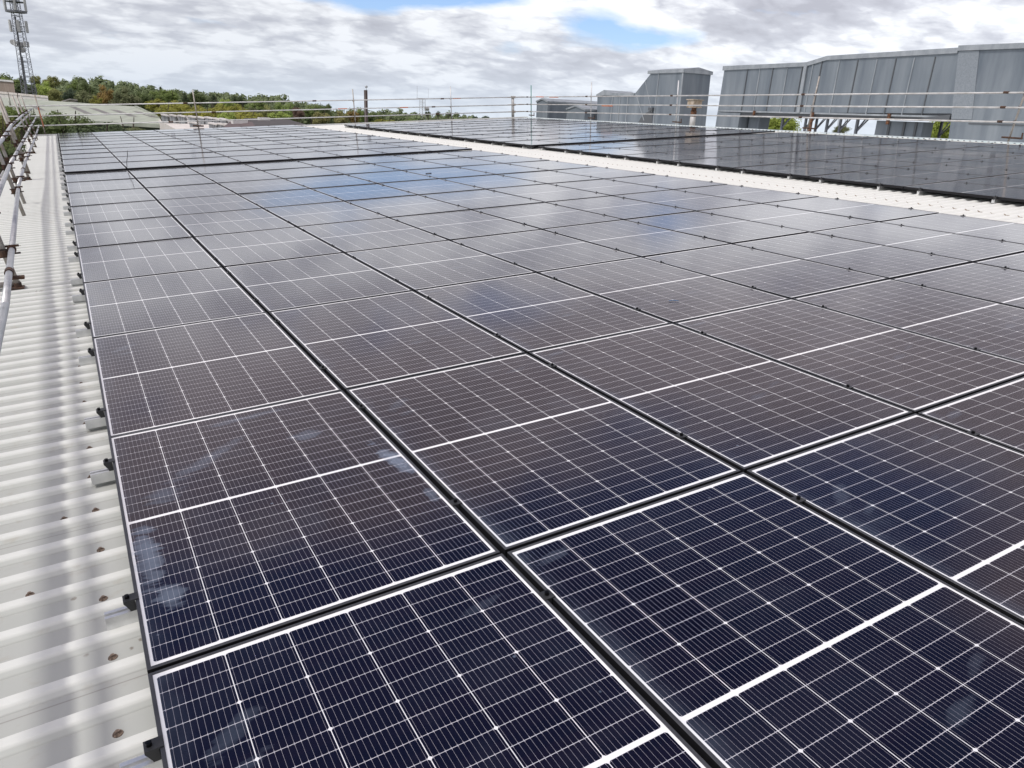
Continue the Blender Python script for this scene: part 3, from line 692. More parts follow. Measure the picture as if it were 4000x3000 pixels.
tr.prism(yz((26.62, 3.74), (26.62, 3.92), (22.07, 3.94), (21.14, 4.14), (16.0, 4.20), (16.0, 4.03), (21.15, 3.985), (22.07, 3.79)), (-.05, 0, 0)); tr.prism(yz((16.0, 4.10), (16.0, 4.26), (8.9, 4.20), (8.9, 4.05)), (-.07, 0, 0))
tr.add([(DX-.05, 26.62, 3.92), (DX-.05, 22.07, 3.94), (DX+2.3, 22.07, 3.94), (DX+2.3, 26.62, 3.92), (DX-.05, 21.14, 4.14), (DX+2.3, 21.14, 4.14), (DX-.05, 16.0, 4.20), (DX+2.3, 16.0, 4.20)], [(0,1,2,3), (1,4,5,2), (4,6,7,5)])
tr.obj('roof_trim', M['zincl'], LD, mw=inv)
sa_, sb_ = Pieces(), Pieces()
ys = [25.15, 24.45, 23.75, 23.0, 22.25, 21.75, 21.35, 20.55, 19.75, 18.95, 18.2, 17.5, 16.75]
for i, y in enumerate(ys):
    zt = 3.76 if y > 22 else 3.95; (sa_ if i % 2 else sb_).new().bar((DX-.014, y+.05, 2.06), (DX-.014, y, zt), .035, .03, (1,0,0))
sa_.obj('seam', M['zincl'], LD, mw=inv); sb_.obj('seam', M['seam'], LD, mw=inv)
bt = Pieces(); bt.new().box(DX-.03, 15.8, 2.03, DX-.002, 26.6, 2.09); bt.new().box(DX-.08, 22.0, 2.06, DX-.016, 22.14, 3.82); bt.obj('edge_trim', M['zincl'], LD, mw=inv)
MB().prism(yz((15.72, 2.0), (15.985, 4.09), (15.30, 4.08), (15.02, 2.0)), (-.02, 0, 0)).obj('zinc_strip', M['spangle'], LD, mw=inv)
hs = Pieces(); hs.new().box(DX-.022, 9, 1.86, DX-.002, 15.1, 1.90); hs.new().bar((DX-.012, 12.6, 1.0), (DX-.012, 12.75, 4.05), .04, .02, (1,0,0)); hs.obj('seam', M['seam'], LD, mw=inv)
us = MB(); us.prism([(DX+.05, 26.5, 1.997), (DX+.05, 15.77, 2.162), (DX+.05, 15.77, 1.97), (DX+.05, 26.5, 1.86)], (2.1, 0, 0)); us.prism([(DX-.05, 16.9, 1.99), (DX-.05, 15.75, 2.14), (DX-.05, 15.78, 1.90), (DX-.05, 16.2, 1.93)], (.2, 0, 0)); us.obj('underside', M['seam'], LD, mw=inv)
def leg(x, y, brace=True):
    mb = MB(); mb.box(x-.04, y-.04, BZ-.2, x+.04, y+.04, 1.95)
    if brace: mb.bar((x, y-.02, 1.45), (x, y-.46, 1.93), .036, .036); mb.bar((x, y-.02, 1.5), (x+.45, y, 1.93), .03, .03)
    mb.obj('support_leg', M['steel'], LD, mw=inv)
for y in (23.2, 22.0, 20.95, 20.35, 19.6): leg(DX+.4, y)
for y in (22.7, 20.7, 17.2, 16.7): leg(DX+1.9, y)
lb = MB(); lb.box(DX+.5, 17.0, BZ, DX+1.1, 18.85, 1.88); lb.obj('lower_box', M['zinc'], LD, mw=inv)
st = Pieces()
for y in (18.3, 17.7, 17.25): st.new().box(DX+.46, y-.04, BZ, DX+.499, y+.04, 1.87)
st.obj('batten', M['seam'], LD, mw=inv)
us2 = Pieces(); us2.new().box(DX-.1, 17.95, 1.75, DX-.03, 18.05, 2.12); us2.new().box(DX-.1, 21.3, 1.2, DX-.03, 21.4, 2.1); us2.new().box(DX-.1, 24.35, 1.85, DX-.03, 24.43, 2.1); us2.obj('bracket', M['rust'], LD, mw=inv)
# chimney and masts
M['brownp'] = mat('dark_brown_flue', (.035,.022,.02), .5, build=noisy((.028,.018,.016), (.05,.03,.026), 3))
p0 = at(1431, 480, 52); p1 = at(1431, 352, 52)
CH = thing('flue_pipe', 'slim dark brown flue pipe standing beyond the gable', 'flue', T(p0.x, p0.y, p0.z-5))
rr_ = 52*13.5/2942/ .94
hgt = p1.z - p0.z + 5
MB().tube((0,0,0), (0,0,hgt), .115, 18).obj('pipe', M['brownp'], CH, True)
MB().tube((.05,0,hgt), (.05,0,hgt+.24), .012, 8).tube((.05,-.07,hgt+.20), (.05,.07,hgt+.20), .07, 12).obj('rain_gauge', M['galv'], CH, True)

def lattice(name, label, base, H, wb, wt, m, bays, r=.03):
    t = thing(name, label, 'mast', Matrix.Translation(base))
    legs, br = MB(), MB()
    def P(k, z):
        a = math.pi/4 + k*math.pi/2 + .35; wd = (wb + (wt-wb)*z/H)*.7071; return Vector((math.cos(a)*wd, math.sin(a)*wd, z))
    for k in range(4): legs.tube(P(k, 0), P(k, H), r*1.4, 6)
    for i in range(bays):
        z0, z1 = H*i/bays, H*(i+1)/bays
        for k in range(4):
            j = (k+1) % 4
            br.tube(P(k, z0), P(j, (z0+z1)/2), r*.7, 4); br.tube(P(j, (z0+z1)/2), P(k, z1), r*.7, 4)
            if i % 3 == 0: br.tube(P(k, z0), P(j, z0), r, 4)
    legs.obj('leg_tubes', m, t); br.obj('bracing', m, t)
    return t, P
M['mast'] = mat('mast_steel', (.16,.17,.19), .6, .3, build=noisy((.11,.12,.14), (.22,.23,.25), 3))
M['antenna'] = mat('antenna_grey', (.42,.43,.43), .5, build=noisy((.36,.37,.37), (.47,.48,.48), 3))
bD = 128
b0 = at(119, 392, bD); t0 = at(60, -40, bD)
H = t0.z - b0.z + 3
TW, P = lattice('lattice_mast', 'tall grey lattice telecom mast with panel antennas on the left skyline', Vector((b0.x, b0.y, b0.z-3)), H, 1.75, .95, M['mast'], 26, .035)
zf = lambda v: at(100 - (400-v)*.13, v, bD).z - (b0.z-3)
cb = MB(); cb.tube(P(2, 0)*.8 + Vector((0,0,0)), P(2, H)*.8, .10, 8); cb.tube(P(2, 0)*.5, P(2, H)*.5, .06, 8); cb.obj('cable_run', M['seam'], TW)
pl = MB(); z = zf(44); pl.tube((0,0,z-.18), (0,0,z+.10), 1.45, 8); z = zf(8); pl.tube((0,0,z), (0,0,z+.08), 1.45, 8); pl.obj('platform', M['mast'], TW)
for (v0, v1, rad, n, wd) in ((-30, 42, 1.55, 6, .3), (80, 125, 1.25, 6, .42), (160, 182, 1.0, 4, .35)):
    for k in range(n):
        a = k*2*math.pi/n + .5; z0, z1 = zf(v1), zf(v0)
        mb = MB(); c_, s_ = math.cos(a), math.sin(a)
        p_ = Vector((c_*rad, s_*rad, 0)); tx = Vector((-s_, c_, 0))*wd/2; ty = Vector((c_, s_, 0))*.09
        mb.prism([p_-tx-ty+Vector((0,0,z0)), p_+tx-ty+Vector((0,0,z0)), p_+tx+ty+Vector((0,0,z0)), p_-tx+ty+Vector((0,0,z0))], (0,0,z1-z0))
        mb.obj('antenna', M['antenna'], TW)
        MB().tube(Vector((0,0,(z0+z1)/2)), p_ + Vector((0,0,(z0+z1)/2)), .03, 5).obj('antenna_arm', M['mast'], TW)
for (du, v) in ((-18, 165), (12, 175), (14, 195)):
    q = at(100 - (400-v)*.13 + du, v, bD) - (b0 - Vector((0,0,3)))
    MB().tube(q, q + Vector((-.1,-.35,0)), .42, 14, .36).obj('dish', M['antenna'], TW, True)
b1 = at(1650, 480, 420); t1 = at(1648, 385, 420)
TW2, P2 = lattice('lattice_mast', 'small distant pale lattice mast standing above the far treeline', Vector((b1.x, b1.y, b1.z-6)), t1.z-b1.z+6, 3.0, 2.0, M['antenna'], 10, .06)
hh = t1.z-b1.z+6
tb = MB(); tb.box(-3.4, -.1, hh, 3.4, .1, hh+.2)
tb.tube((-3.0, 0, hh), (-3.0, 0, hh+6), .07, 6); tb.tube((3.3, 0, hh), (3.3, 0, hh+5), .05, 6); tb.tube((1.5,0,hh-5), (3.5,0,hh-5), .9, 8); tb.obj('cross_arm', M['antenna'], TW2)

# ------------------------------------------------------------------ terrain
def gz(x, y):
    """ground height: rises into wooded hills on the left, falls away on the right"""
    d = math.hypot(x, y); a = math.degrees(math.atan2(x, y))          # bearing clockwise from +y
    if d < 1: d = 1
    h = -9.0 - max(0, a-5)*.10*min(1, d/150)
    s = max(0.0, min(1.0, (d-120)/230)); s = s*s*(3-2*s)
    hill = 7.0/(1+math.exp((a-15)/2.5))
    return h + s*hill
gm = MB(); rings = [0, 30, 60, 90, 120, 160, 200, 250, 300, 370, 450, 600, 900, 1500, 3500]
na = 96
for r in rings:
    for i in range(na):
        t = 2*math.pi*i/na; x, y = r*math.sin(t), r*math.cos(t); gm.v.append((x, y, gz(x, y) if r < 1000 else -32))
for i in range(len(rings)-1):
    for j in range(na):
        k = (j+1) % na; gm.f.append((i*na+j, (i+1)*na+j, (i+1)*na+k, i*na+k))
M['ground'] = mat('rough_grass', (.06,.08,.03), .9, build=noisy((.04,.06,.02), (.10,.11,.05), .08, 8))
go = gm.obj('ground', M['ground'], fix=False); tag(go, kind='structure')

# ------------------------------------------------------------------ neighbouring buildings
M['shed'] = mat('pale_green_roof', (.42,.46,.38), .6, build=noisy((.26,.285,.235), (.36,.39,.325), .5, 6, (1,3,1)))
M['shedw'] = mat('dark_green_wall', (.05,.07,.04), .8)
M['skl'] = mat('grey_rooflight', (.16,.15,.14), .5, build=noisy((.13,.125,.115), (.18,.17,.16), 1))
SH = thing('industrial_shed', 'long shed with a pale green roof and grey rooflight strips', 'shed')
tl, tr_, br, bl = at(-40, 379, 122), at(530, 418, 102), at(693, 492, 92), at(-40, 452, 100)
bl2 = bl
def bil(a, b, off=.0):
    top = tl.lerp(tr_, a); bot = bl.lerp(br, a); p = top.lerp(bot, b); return p + Vector((0, 0, off))
rf = MB(); nA, nB = 24, 6
for i in range(nA+1):
    for j in range(nB+1): rf.v.append(tuple(bil(i/nA, j/nB)))
for i in range(nA):
    for j in range(nB): q = i*(nB+1)+j; rf.f.append((q, q+nB+1, q+nB+2, q+1))
ro_ = rf.obj('roof', M['shed'], SH, fix=False); md_ = ro_.modifiers.new('s', 'SOLIDIFY'); md_.thickness = .12; md_.offset = 0
def pxw(p):
    q = p - CP; z = q.dot(CF); return 2000 + FPX*q.dot(CR)/z, 1500 + FPX*q.dot(CD)/z
def inv_bil(u, v):
    best = None
    for i in range(201):
        for j in range(0, 81):
            x = pxw(bil(i/200, j/80)); e = (x[0]-u)**2 + (x[1]-v)**2
            if best is None or e < best[0]: best = (e, i/200, j/80)
    return best[1:]
for (u0, v0), (u1, v1) in (((110, 412), (150, 432)), ((268, 418), (329, 444)), ((345, 423), (409, 446)), ((430, 430), (506, 457)), ((516, 436), (590, 461))):
    a0, b0_ = inv_bil(u0, v0); a1, b1_ = inv_bil(u1, v1); wA = .046
    MB().add([bil(a0, b0_, .075), bil(a0+wA, b0_, .075), bil(a1+wA, b1_, .075), bil(a1, b1_, .075)], [(0,1,2,3)]).obj('rooflight', M['skl'], SH, fix=False)
wl = MB(); dn = Vector((0,0,-7)); ins = (tl-bl).normalized()*.8; ins.z = 0
wl.add([bl+ins, br+ins, br+ins+dn, bl+ins+dn], [(0,1,2,3)]); e2 = br + (tr_-br)*.02; wl.add([br+ins, tr_+Vector((0,0,-.2)), tr_+Vector((0,0,-9)), br+ins+dn], [(0,1,2,3)])
wl.obj('wall', M['shedw'], SH)
fa = MB(); fa.bar(bl+Vector((0,0,-.15)), br+Vector((0,0,-.15)), .15, .35); fa.bar(br, tr_, .3, .3); fa.obj('fascia', M['shed'], SH)
M['clad'] = mat('brown_cladding', (.24,.19,.15), .8, build=noisy((.20,.16,.13), (.31,.26,.22), 3, 5, (6,6,.1)))
M['wht'] = mat('white_render', (.74,.72,.70), .7, build=noisy((.54,.52,.49), (.66,.65,.64), 1, 6))
M['whr'] = mat('pale_roof', (.60,.57,.53), .7, build=noisy((.52,.48,.44), (.66,.63,.60), 1.2, 5))
M['pane'] = mat('dark_window', (.03,.035,.04), .15)
def facade(name, label, cat, quad, depth, back, m, roofm=None, below=6):
    """building from four corner pixels of its visible face"""
    t = thing(name, label, cat)
    p = [at(u, v, d) for u, v, d in quad]          # top-left, top-right
    a, b = p; off = Vector((b.x-CP.x, b.y-CP.y, 0)).normalized()*back
    MB().prism([a, b, b+Vector((0,0,-below)), a+Vector((0,0,-below))], off).obj('wall', m, t)
    e = Vector((0,0,.0)); MB().prism([a+Vector((0,0,.3))-off*.02, b+Vector((0,0,.3))-off*.02, b-off*.02+Vector((0,0,.02)), a-off*.02+Vector((0,0,.02))], off*1.04).obj('roof', roofm or m, t)
    return t, a, b, off
t, a, b, off = facade('clad_building', 'tall brown clad building at the far left edge with a pale roof edge', 'building', [(-60, 312, 136), (53, 322, 134)], 6, 14, M['clad'], M['flash'], 9)
t, a, b, off = facade('white_building', 'low white building with dark windows at the foot of the mast', 'building', [(-20, 364, 126), (188, 384, 120)], 6, 8, M['wht'], M['whr'], 7)
for q in (.10, .22, .42, .54, .80):
    c0 = a.lerp(b, q) - off*.004; c1 = a.lerp(b, q+.05) - off*.004
    MB().prism([c0+Vector((0,0,-.55)), c1+Vector((0,0,-.55)), c1+Vector((0,0,-1.6)), c0+Vector((0,0,-1.6))], off*.01).obj('window', M['pane'], t)
G2 = thing('gabled_roof_house', 'small building with a pale tiled pitched roof below the trees', 'house')
pa, pb, pc, pd = at(240, 394, 116), at(272, 385, 118), at(302, 389, 124), at(276, 398, 120)
MB().add([pa, pd, pc, pb, pa+Vector((0,0,-.15)), pd+Vector((0,0,-.15)), pc+Vector((0,0,-.15)), pb+Vector((0,0,-.15))], [(0,1,2,3),(4,7,6,5),(0,4,5,1),(1,5,6,2),(2,6,7,3),(3,7,4,0)]).obj('roof', M['whr'], G2)
MB().add([pd+Vector((0,0,-.16)), pc+Vector((0,0,-.16)), pc+Vector((0,0,-6)), pd+Vector((0,0,-6)), pa+Vector((0,0,-.16)), pa+Vector((0,0,-6))], [(0,1,2,3),(4,0,3,5)]).obj('wall', M['seam'], G2)
# north-light factory: row of white monitors on a pale roof
NF = thing('north_light_factory', 'factory roof with a row of white boxed rooflights beyond the gable', 'factory')
A0, A1 = at(590, 470, 84), at(900, 486, 84)
bx = MB()
q0, q1, q2, q3 = at(610, 464, 100), at(960, 470, 96), at(960, 520, 58), at(715, 520, 58)
bx.add([q0, q1, q2, q3, q0+Vector((0,0,-5)), q1+Vector((0,0,-5)), q2+Vector((0,0,-5)), q3+Vector((0,0,-5))], [(0,1,2,3),(3,2,6,7),(0,3,7,4),(1,5,6,2),(0,4,5,1)])
bx.obj('roof', M['whr'], NF)
fwd = Vector((CF.x, CF.y, 0)).normalized(); rgt = Vector((CR.x, CR.y, 0)).normalized()
M['lou'] = mat('grey_louvre', (.22,.24,.25), .5, build=noisy((.14,.15,.16), (.34,.36,.37), 2, 2, (4,4,.2)))
for i, (u, v, ww, D) in enumerate([(630, 449, 26, 80), (662, 450, 26, 80), (695, 452, 28, 80), (735, 455, 30, 78), (770, 458, 28, 78), (800, 459, 30, 78), (832, 463, 26, 78), (858, 464, 26, 78), (890, 472, 26, 74), (740, 478, 30, 70), (815, 482, 34, 66), (850, 484, 30, 66), (872, 486, 30, 66)]):
    p = at(u, v, D); sz = ww*D/2942; h = sz*1.05
    pr = [p, p + rgt*sz*.85 + Vector((0,0,-.05)), p + rgt*sz*.85 + Vector((0,0,-h)), p + Vector((0,0,-h))]
    MB().prism([q + rgt*.0 for q in pr], fwd*sz*.8).obj('louvre_box', M['lou'], NF)
    MB().prism([p + Vector((0,0,.10)) - fwd*.12, p + rgt*sz*.95 - fwd*.12 + Vector((0,0,.0)), p + rgt*sz*.95 - fwd*.12 + Vector((0,0,-.12)), p + Vector((0,0,-.02)) - fwd*.12], fwd*sz).obj('sloping_lid', M['wht'], NF)
    MB().add([p + rgt*sz*.86, p + rgt*(sz*1.35) + Vector((0,0,-h*.55)), p + rgt*(sz*1.35) + Vector((0,0,-h*.55)) + fwd*sz*.8, p + rgt*sz*.86 + fwd*sz*.8], [(0,1,2,3)]).obj('sloping_lid', M['wht'], NF)
M['felt'] = mat('dark_felt_roof', (.05,.045,.045), .85, build=noisy((.035,.032,.032), (.075,.065,.063), .6, 6))
M['felt2'] = mat('brown_sheet_roof', (.085,.055,.055), .7, build=noisy((.065,.042,.042), (.12,.085,.08), .8, 6, (4,1,1)))
for nm, lab, pts, m in (('flat_roof_building', 'building with a wide black felt roof beyond the gable edge', [(960, 461, 84), (1120, 464, 84), (1215, 492, 60), (870, 498, 52)], M['felt']),
                        ('brown_roof_building', 'building with a reddish brown sheet roof in front of the black one', [(905, 471, 62), (985, 476, 58), (1010, 510, 47), (850, 512, 47)], M['felt2'])):
    t = thing(nm, lab, 'building'); p = [at(*q) for q in pts]; d5 = Vector((0,0,-6))
    MB().add(p + [q+d5 for q in p], [(0,1,2,3),(3,2,6,7),(0,3,7,4),(1,5,6,2),(0,4,5,1)]).obj('roof', m, t)
    c_ = (p[0]+p[1]+p[2]+p[3])/4
    MB().box(-.5, -.4, -.1, .5, .4, .25).obj('rooflight', M['wht'], t, mw=Matrix.Translation(p[0].lerp(p[2], .35)))

# ------------------------------------------------------------------ trees
def leaf_nodes(t, b):
    oi = N(t, 'ShaderNodeObjectInfo'); geo = N(t, 'ShaderNodeNewGeometry'); tc = N(t, 'ShaderNodeTexCoord')
    n = N(t, 'ShaderNodeTexNoise', i_Scale=2.3, i_Detail=3.0); t.links.new(tc.outputs['Object'], n.inputs['Vector'])
    k = MATH(t, 'ADD', MATH(t, 'MULTIPLY', geo.outputs['Random Per Island'], .3), MATH(t, 'MULTIPLY', n.outputs[0], .9))
    k = MATH(t, 'ADD', k, .5)
    cc = N(t, 'ShaderNodeCombineXYZ')
    for i in range(3): t.links.new(k, cc.inputs[i])
    c = MIX(t, 1.0, oi.outputs['Color'], cc.outputs[0], 'MULTIPLY')
    t.links.new(c, b.inputs['Base Color'])
    tl_ = N(t, 'ShaderNodeBsdfTranslucent'); t.links.new(c, tl_.inputs[0])
    ms = N(t, 'ShaderNodeMixShader', i_0=.42); out = t.nodes['Material Output']
    t.links.new(b.outputs[0], ms.inputs[1]); t.links.new(tl_.outputs[0], ms.inputs[2]); t.links.new(ms.outputs[0], out.inputs[0])
M['leaf'] = mat('foliage', rough=.75, spec=.2, build=leaf_nodes)
M['bark'] = mat('bark', (.07,.055,.04), .9, build=noisy((.05,.04,.03), (.11,.09,.07), 6))
def crown_faces(mb, rr, n, leaf, lobes, c0=Vector((0,0,0)), sc=(1,1,1), conic=False):
    """leaf-sized quads over the outside of many lobes, some strays, thin inside"""
    L = []
    for i in range(lobes):
        while True:
            p = Vector((rr.uniform(-1,1), rr.uniform(-1,1), rr.uniform(-.8,1)))
            if p.length < 1: break
        p *= .72
        if conic: p.x *= (1.05-p.z)*.6; p.y *= (1.05-p.z)*.6
        L.append((p, rr.uniform(.22, .42)*(.7 if conic else 1)))
    for i in range(n):
        c, r = L[i % lobes]
        d = Vector((rr.gauss(0,1), rr.gauss(0,1), rr.gauss(.25,1))).normalized()
        p = c + d*r*rr.uniform(.72, 1.06)*(1.25 if rr.random() < .06 else 1)
        nrm = (d + Vector((rr.gauss(0,.34), rr.gauss(0,.34), rr.gauss(.15,.34)))).normalized()
        a = nrm.orthogonal().normalized(); b = nrm.cross(a); th = rr.uniform(0, 6.28)
        a, b = a*math.cos(th)+b*math.sin(th), b*math.cos(th)-a*math.sin(th)
        s = leaf*rr.uniform(.6, 1.5)
        q = [p - a*s, p - b*s*.6, p + a*s, p + b*s*.6]
        k = len(mb.v)
        mb.v += [tuple(c0 + Vector((x.x*sc[0], x.y*sc[1], x.z*sc[2]))) for x in q]; mb.f.append((k, k+1, k+2, k+3))
    for c, r in L:      # sparse dim cores so the sky does not shine right through
        k = len(mb.v); rc_ = r*.62
        pts = [Vector((1,0,0)), Vector((-1,0,0)), Vector((0,1,0)), Vector((0,-1,0)), Vector((0,0,1)), Vector((0,0,-1))]
        mb.v += [tuple(c0 + Vector(((c+p*rc_).x*sc[0], (c+p*rc_).y*sc[1], (c+p*rc_).z*sc[2]))) for p in pts]
        mb.f += [tuple(k+i for i in q) for q in ((4,0,2),(4,2,1),(4,1,3),(4,3,0),(5,2,0),(5,1,2),(5,3,1),(5,0,3))]
def crown_proto(seed, n, leaf, lobes, conic=False):
    mb = MB(); crown_faces(mb, random.Random(seed), n, leaf, lobes, conic=conic); return mb.mesh('crown', M['leaf'], fix=False)
CR_P = [crown_proto(s, 3400, .050, 26) for s in (1, 2, 3, 4)]
CR_C = [crown_proto(11, 2400, .050, 22, True), crown_proto(12, 2400, .050, 22, True)]
CR_N = [crown_proto(21, 5200, .045, 30), crown_proto(22, 5200, .045, 30)]
def trunk_mesh():
    mb = MB(); mb.tube((0,0,-2.6), (.03,0,-.5), .13, 8, .09)
    rr = random.Random(5)
    for k in range(6):
        a = k*1.05; mb.tube((.03*(k%2), 0, -.75+.08*k), (math.cos(a)*.55, math.sin(a)*.55, .05+.1*(k%3)), .05, 6, .015)
    return mb.mesh('trunk', M['bark'])
ME_tr = trunk_mesh()
PAL = {'dark': (.034,.046,.015), 'vdark': (.021,.031,.013), 'mid': (.058,.078,.021), 'bright': (.10,.125,.029), 'olive': (.082,.086,.030), 'yel': (.150,.150,.030), 'pale': (.145,.138,.055), 'orange': (.145,.10,.032), 'purple': (.050,.030,.024), 'grey': (.052,.058,.027), 'blue': (.032,.046,.028), 'lime': (.12,.15,.025)}
def tree(u, v, wpx, D, col, label, hr=1.0, proto=None, grp=None):
    """tree whose crown top shows at (u,v) and whose crown is wpx wide, at distance D"""
    top = at(u, v, D); r = wpx*D/FPX/2*1.02; rz = r*hr
    c = Vector((top.x, top.y, top.z - rz*.92))
    t = thing('tree' if proto != 'c' else 'conifer_tree', label, 'tree', Matrix.Translation((c.x, c.y, gz(c.x, c.y))), grp)
    rr = random.Random(int(u*7+v)); P_ = CR_C if proto == 'c' else CR_N if proto == 'n' else CR_P
    cz = c.z - gz(c.x, c.y)
    o = link('crown', rr.choice(P_), t, T(0, 0, cz) @ Matrix.Rotation(rr.uniform(0, 6.28), 4, 'Z') @ Matrix.Diagonal((r, r, rz, 1)))
    k = rr.uniform(.9, 1.12); PALc = [.82*x + .18*y for x, y in zip(PAL[col], (.06, .066, .048))]; o.color = (*[min(.5, x*k*(2.2 if col in ('yel', 'lime', 'pale', 'orange') else 3.5)) for x in PALc], 1)
    o2 = link('trunk', ME_tr, t, T(0, 0, cz) @ Matrix.Diagonal((r, r, max(rz, cz/2.5), 1)))
    return t
TREES = [
 (-10, 272, 120, 210, 'dark', 'dark rounded tree crown high on the far left skyline', 1.0, None),
 (30, 294, 130, 175, 'mid', 'mid green spreading tree behind the brown clad building', .6, None),
 (80, 292, 26, 170, 'vdark', 'dark conifer just behind the mast shaft', 1.3, 'c'),
 (95, 318, 100, 148, 'vdark', 'very dark tree behind the foot of the mast', .8, None),
 (132, 289, 44, 160, 'olive', 'olive tree right beside the mast on the skyline', 1.0, None),
 (196, 289, 62, 170, 'olive', 'airy olive tree standing alone on the skyline right of the mast', .9, None),
 (176, 316, 84, 145, 'bright', 'bright light green tree right of the mast', .9, None),
 (225, 338, 90, 140, 'olive', 'brownish olive tree above the white building', .8, None),
 (288, 312, 70, 150, 'mid', 'mid green tree between the skyline wood and the dark round tree', 1.0, None),
 (336, 317, 74, 130, 'dark', 'dark green round tree left of the orange one', 1.2, None),
 (272, 344, 76, 132, 'blue', 'deep bluish green low tree above the pitched roof house', .8, None),
 (335, 352, 84, 128, 'grey', 'grey green tree below the dark round tree', .8, None),
 (402, 331, 78, 125, 'orange', 'orange brown tree in early autumn colour', 1.1, None),
 (372, 374, 60, 122, 'yel', 'small yellow green tree under the orange brown one', .7, None),
 (485, 338, 130, 122, 'grey', 'wide dark grey green tree right of the orange one', .85, None),
 (560, 352, 80, 128, 'dark', 'dark green tree beside the wide grey green tree', 1.0, None),
 (612, 348, 66, 140, 'mid', 'mid green tree behind the first far guard rail post', .9, None),
 (626, 336, 24, 165, 'vdark', 'narrow dark conifer poking above the skyline', 1.5, 'c'),
 (660, 341, 76, 150, 'mid', 'rounded green tree on the skyline right of the narrow conifer', .8, None),
 (720, 360, 44, 125, 'vdark', 'dark pine left of the second guard rail post', 1.1, 'c'),
 (764, 350, 80, 150, 'dark', 'dark green tree behind the second guard rail post top', .8, None),
 (832, 364, 56, 125, 'vdark', 'dark layered pine right of the second guard rail post', 1.0, 'c'),
 (886, 380, 66, 115, 'bright', 'rounded yellow green tree between two dark pines', .8, None),
 (930, 366, 66, 140, 'vdark', 'dark cluster tree right of the yellow green one', .9, None),
 (1000, 384, 90, 130, 'mid', 'broad green tree in the middle of the left treeline', .7, None),
 (1112, 384, 100, 92, 'mid', 'big bright edged green tree left of the purple one', 1.15, None),
 (1165, 412, 52, 88, 'purple', 'purple brown copper leaved tree', 1.1, None),
 (1218, 403, 66, 105, 'mid', 'green tree right of the copper leaved tree', .9, None),
 (1268, 401, 76, 112, 'dark', 'darker green tree near the end of the left hill', .8, None),
 (610, 386, 90, 100, 'yel', 'leftmost yellow green willow in the sunlit belt', .6, None),
 (680, 392, 100, 98, 'yel', 'second yellow green willow of the sunlit belt', .6, None),
 (760, 402, 110, 96, 'yel', 'yellow green willow behind the second guard rail post', .6, None),
 (850, 405, 110, 94, 'yel', 'yellow green willow above the white rooflights', .6, None),
 (930, 407, 90, 92, 'yel', 'rightmost yellow green willow of the sunlit belt', .65, None),
 (985, 412, 60, 90, 'grey', 'slim grey green tree between willow belt and big green tree', 1.2, None),
 (1045, 410, 70, 90, 'olive', 'olive tree left of the big green tree', .9, None),
 (1250, 432, 90, 84, 'pale', 'pale olive bushy tree above the dark roof', .7, None),
 (1330, 434, 76, 84, 'pale', 'pale olive tree left of the third guard rail post', .7, None),
 (1380, 428, 60, 92, 'orange', 'rusty tinted tree at the third guard rail post', .9, None),
 (1405, 420, 70, 150, 'mid', 'green tree between third post and brown flue', .9, None),
 (1465, 433, 80, 160, 'dark', 'dark green tree right of the brown flue', .8, None),
 (640, 412, 100, 90, 'yel', 'low yellow green willow in front, at the left of the sunlit belt', .5, None),
 (790, 424, 110, 88, 'yel', 'low yellow green willow in front, in the middle of the sunlit belt', .45, None),
 (970, 430, 110, 84, 'yel', 'low yellow green bush in front, at the right of the sunlit belt', .5, None),
 (1090, 432, 90, 82, 'bright', 'light green bush left of the copper leaved tree', .6, None),
 (880, 430, 80, 88, 'bright', 'light green bush tree just above the rooflights', .7, None),
 (1500, 462, 120, 110, 'yel', 'low yellowish tree right of the brown flue above the verge', .35, None),
 (1620, 464, 130, 120, 'mid', 'low green tree below the distant mast', .35, None),
 (1740, 462, 130, 130, 'dark', 'low dark green tree left of the fourth guard rail post', .35, None),
 (1672, 433, 24, 300, 'vdark', 'dark skyline tree tuft right of the distant mast', .8, None),
 (1712, 433, 24, 300, 'blue', 'second dark skyline tuft right of the distant mast', .9, None),
 (1752, 441, 24, 300, 'blue', 'third dark skyline tuft left of the fourth post', .5, None),
 (1856, 452, 26, 330, 'blue', 'small dark skyline tree right of the fourth post', .6, None),
 (1895, 452, 34, 330, 'blue', 'last dark skyline tree before the corner post', .5, None),
 (3050, 440, 170, 48, 'lime', 'lime green sunlit tree seen under the long duct', .9, 'n'),
 (3715, 440, 150, 46, 'lime', 'lime green tree in the gap beside the end housing', 1.0, 'n'),
 (3290, 489, 70, 52, 'grey', 'thin treetop just showing between the duct legs', .5, 'n'),
]
for a_ in TREES: tree(*a_)
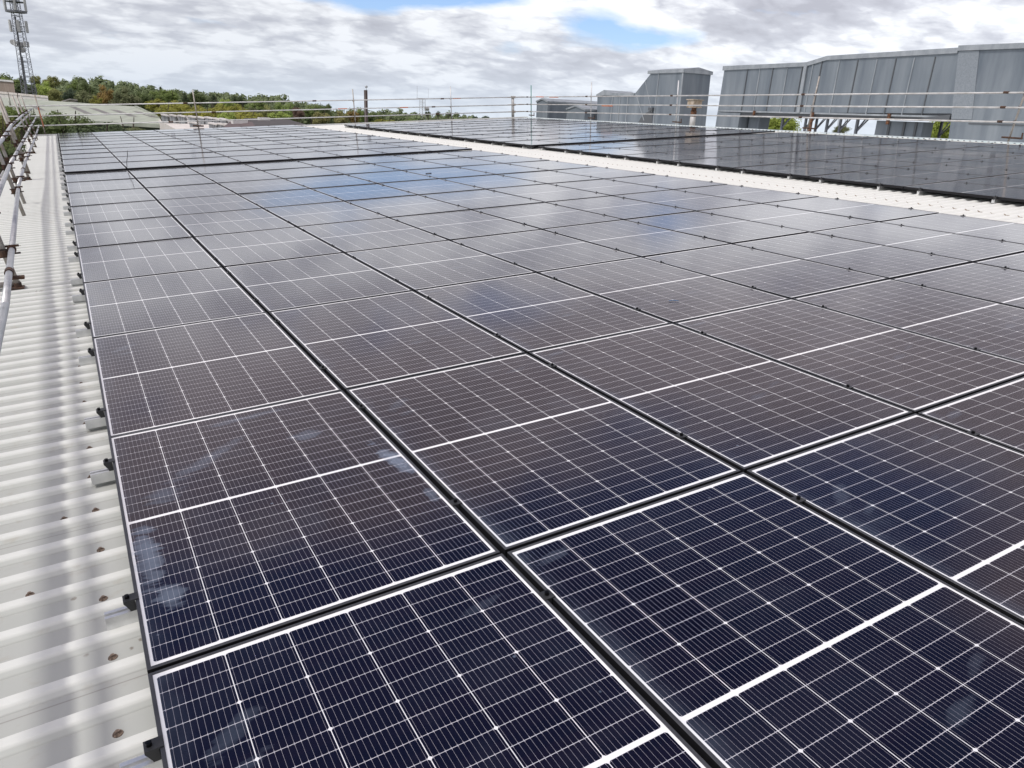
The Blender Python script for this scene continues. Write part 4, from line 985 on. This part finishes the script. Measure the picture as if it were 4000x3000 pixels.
NEAR = [
 (255, 404, 200, 38, 'dark', 'dark large leaved tree rising in front of the green shed', 1.0, 'n'),
 (370, 442, 240, 38, 'vdark', 'dark leafy tree just beyond the gable rail', .9, 'n'),
 (110, 430, 130, 36, 'dark', 'leafy tree behind the end of the eave guard rail', 1.1, 'n'),
 (55, 395, 110, 34, 'mid', 'lighter green tree seen between the eave rail posts', 1.0, 'n'),
 (-20, 440, 170, 30, 'olive', 'olive green tree at the far left edge beside the eave', 1.2, 'n'),
 (500, 484, 140, 44, 'grey', 'low bush showing above the far left panels', .5, 'n'),
 (20, 520, 150, 22, 'dark', 'dark green tree beside the eave, seen below the rails', 1.0, 'n'),
]
for a_ in NEAR: tree(*a_)
# wooded hill that reads as one mass
wb = MB(); rr = random.Random(99)
SKY = [(-200, 300), (60, 312), (150, 318), (235, 312), (265, 302), (300, 301), (360, 303), (430, 311), (520, 322), (590, 334), (640, 352), (700, 352), (790, 356), (900, 362), (960, 370), (1000, 366), (1080, 368), (1140, 382), (1220, 398), (1300, 420), (1400, 432), (1500, 426), (1560, 428), (1610, 437), (1700, 440), (1770, 442), (1850, 446), (1905, 458), (2000, 474), (2300, 500)]
def skyv(u):
    for (a, va), (b, vb) in zip(SKY, SKY[1:]):
        if a <= u <= b: return va + (vb-va)*(u-a)/(b-a)
    return 480
u = -180
while u < 2050:
    D = 330 if u < 700 else 380 if u < 1250 else 520
    for row in range(4):
        dd = D - row*45; v = skyv(u) + row*(12 if u < 1300 else 7) + rr.uniform(-1, 4)
        p = at(u + rr.uniform(-10, 10), v, dd); r = rr.uniform(4.0, 6.5)*dd/380
        crown_faces(wb, rr, 170, .13, 7, Vector((p.x, p.y, p.z - r*.8)), (r, r, r*.95))
    u += 15
wo = wb.obj('wood', M['leaf'], fix=False); wo.color = (.205, .25, .135, 1); tag(wo, 'distant wooded hillside along the left skyline', 'wood', kind='stuff')
# undergrowth mass between the buildings
ub = MB()
for k in range(190):
    D = rr.uniform(62, 120); uu = rr.uniform(-100, 1500); vv = rr.uniform(455, 500) + max(0, (uu-900)*.02)
    p = at(uu, vv, D); r = rr.uniform(2, 4); g_ = gz(p.x, p.y); crown_faces(ub, rr, 150, .16, 6, Vector((p.x, p.y, min(p.z, g_+3.5)-r*.6)), (r, r, r*.8))
uo = ub.obj('undergrowth', M['leaf'], fix=False); uo.color = (.09, .11, .035, 1); tag(uo, 'rough green scrub between the neighbouring buildings', 'scrub', kind='stuff')
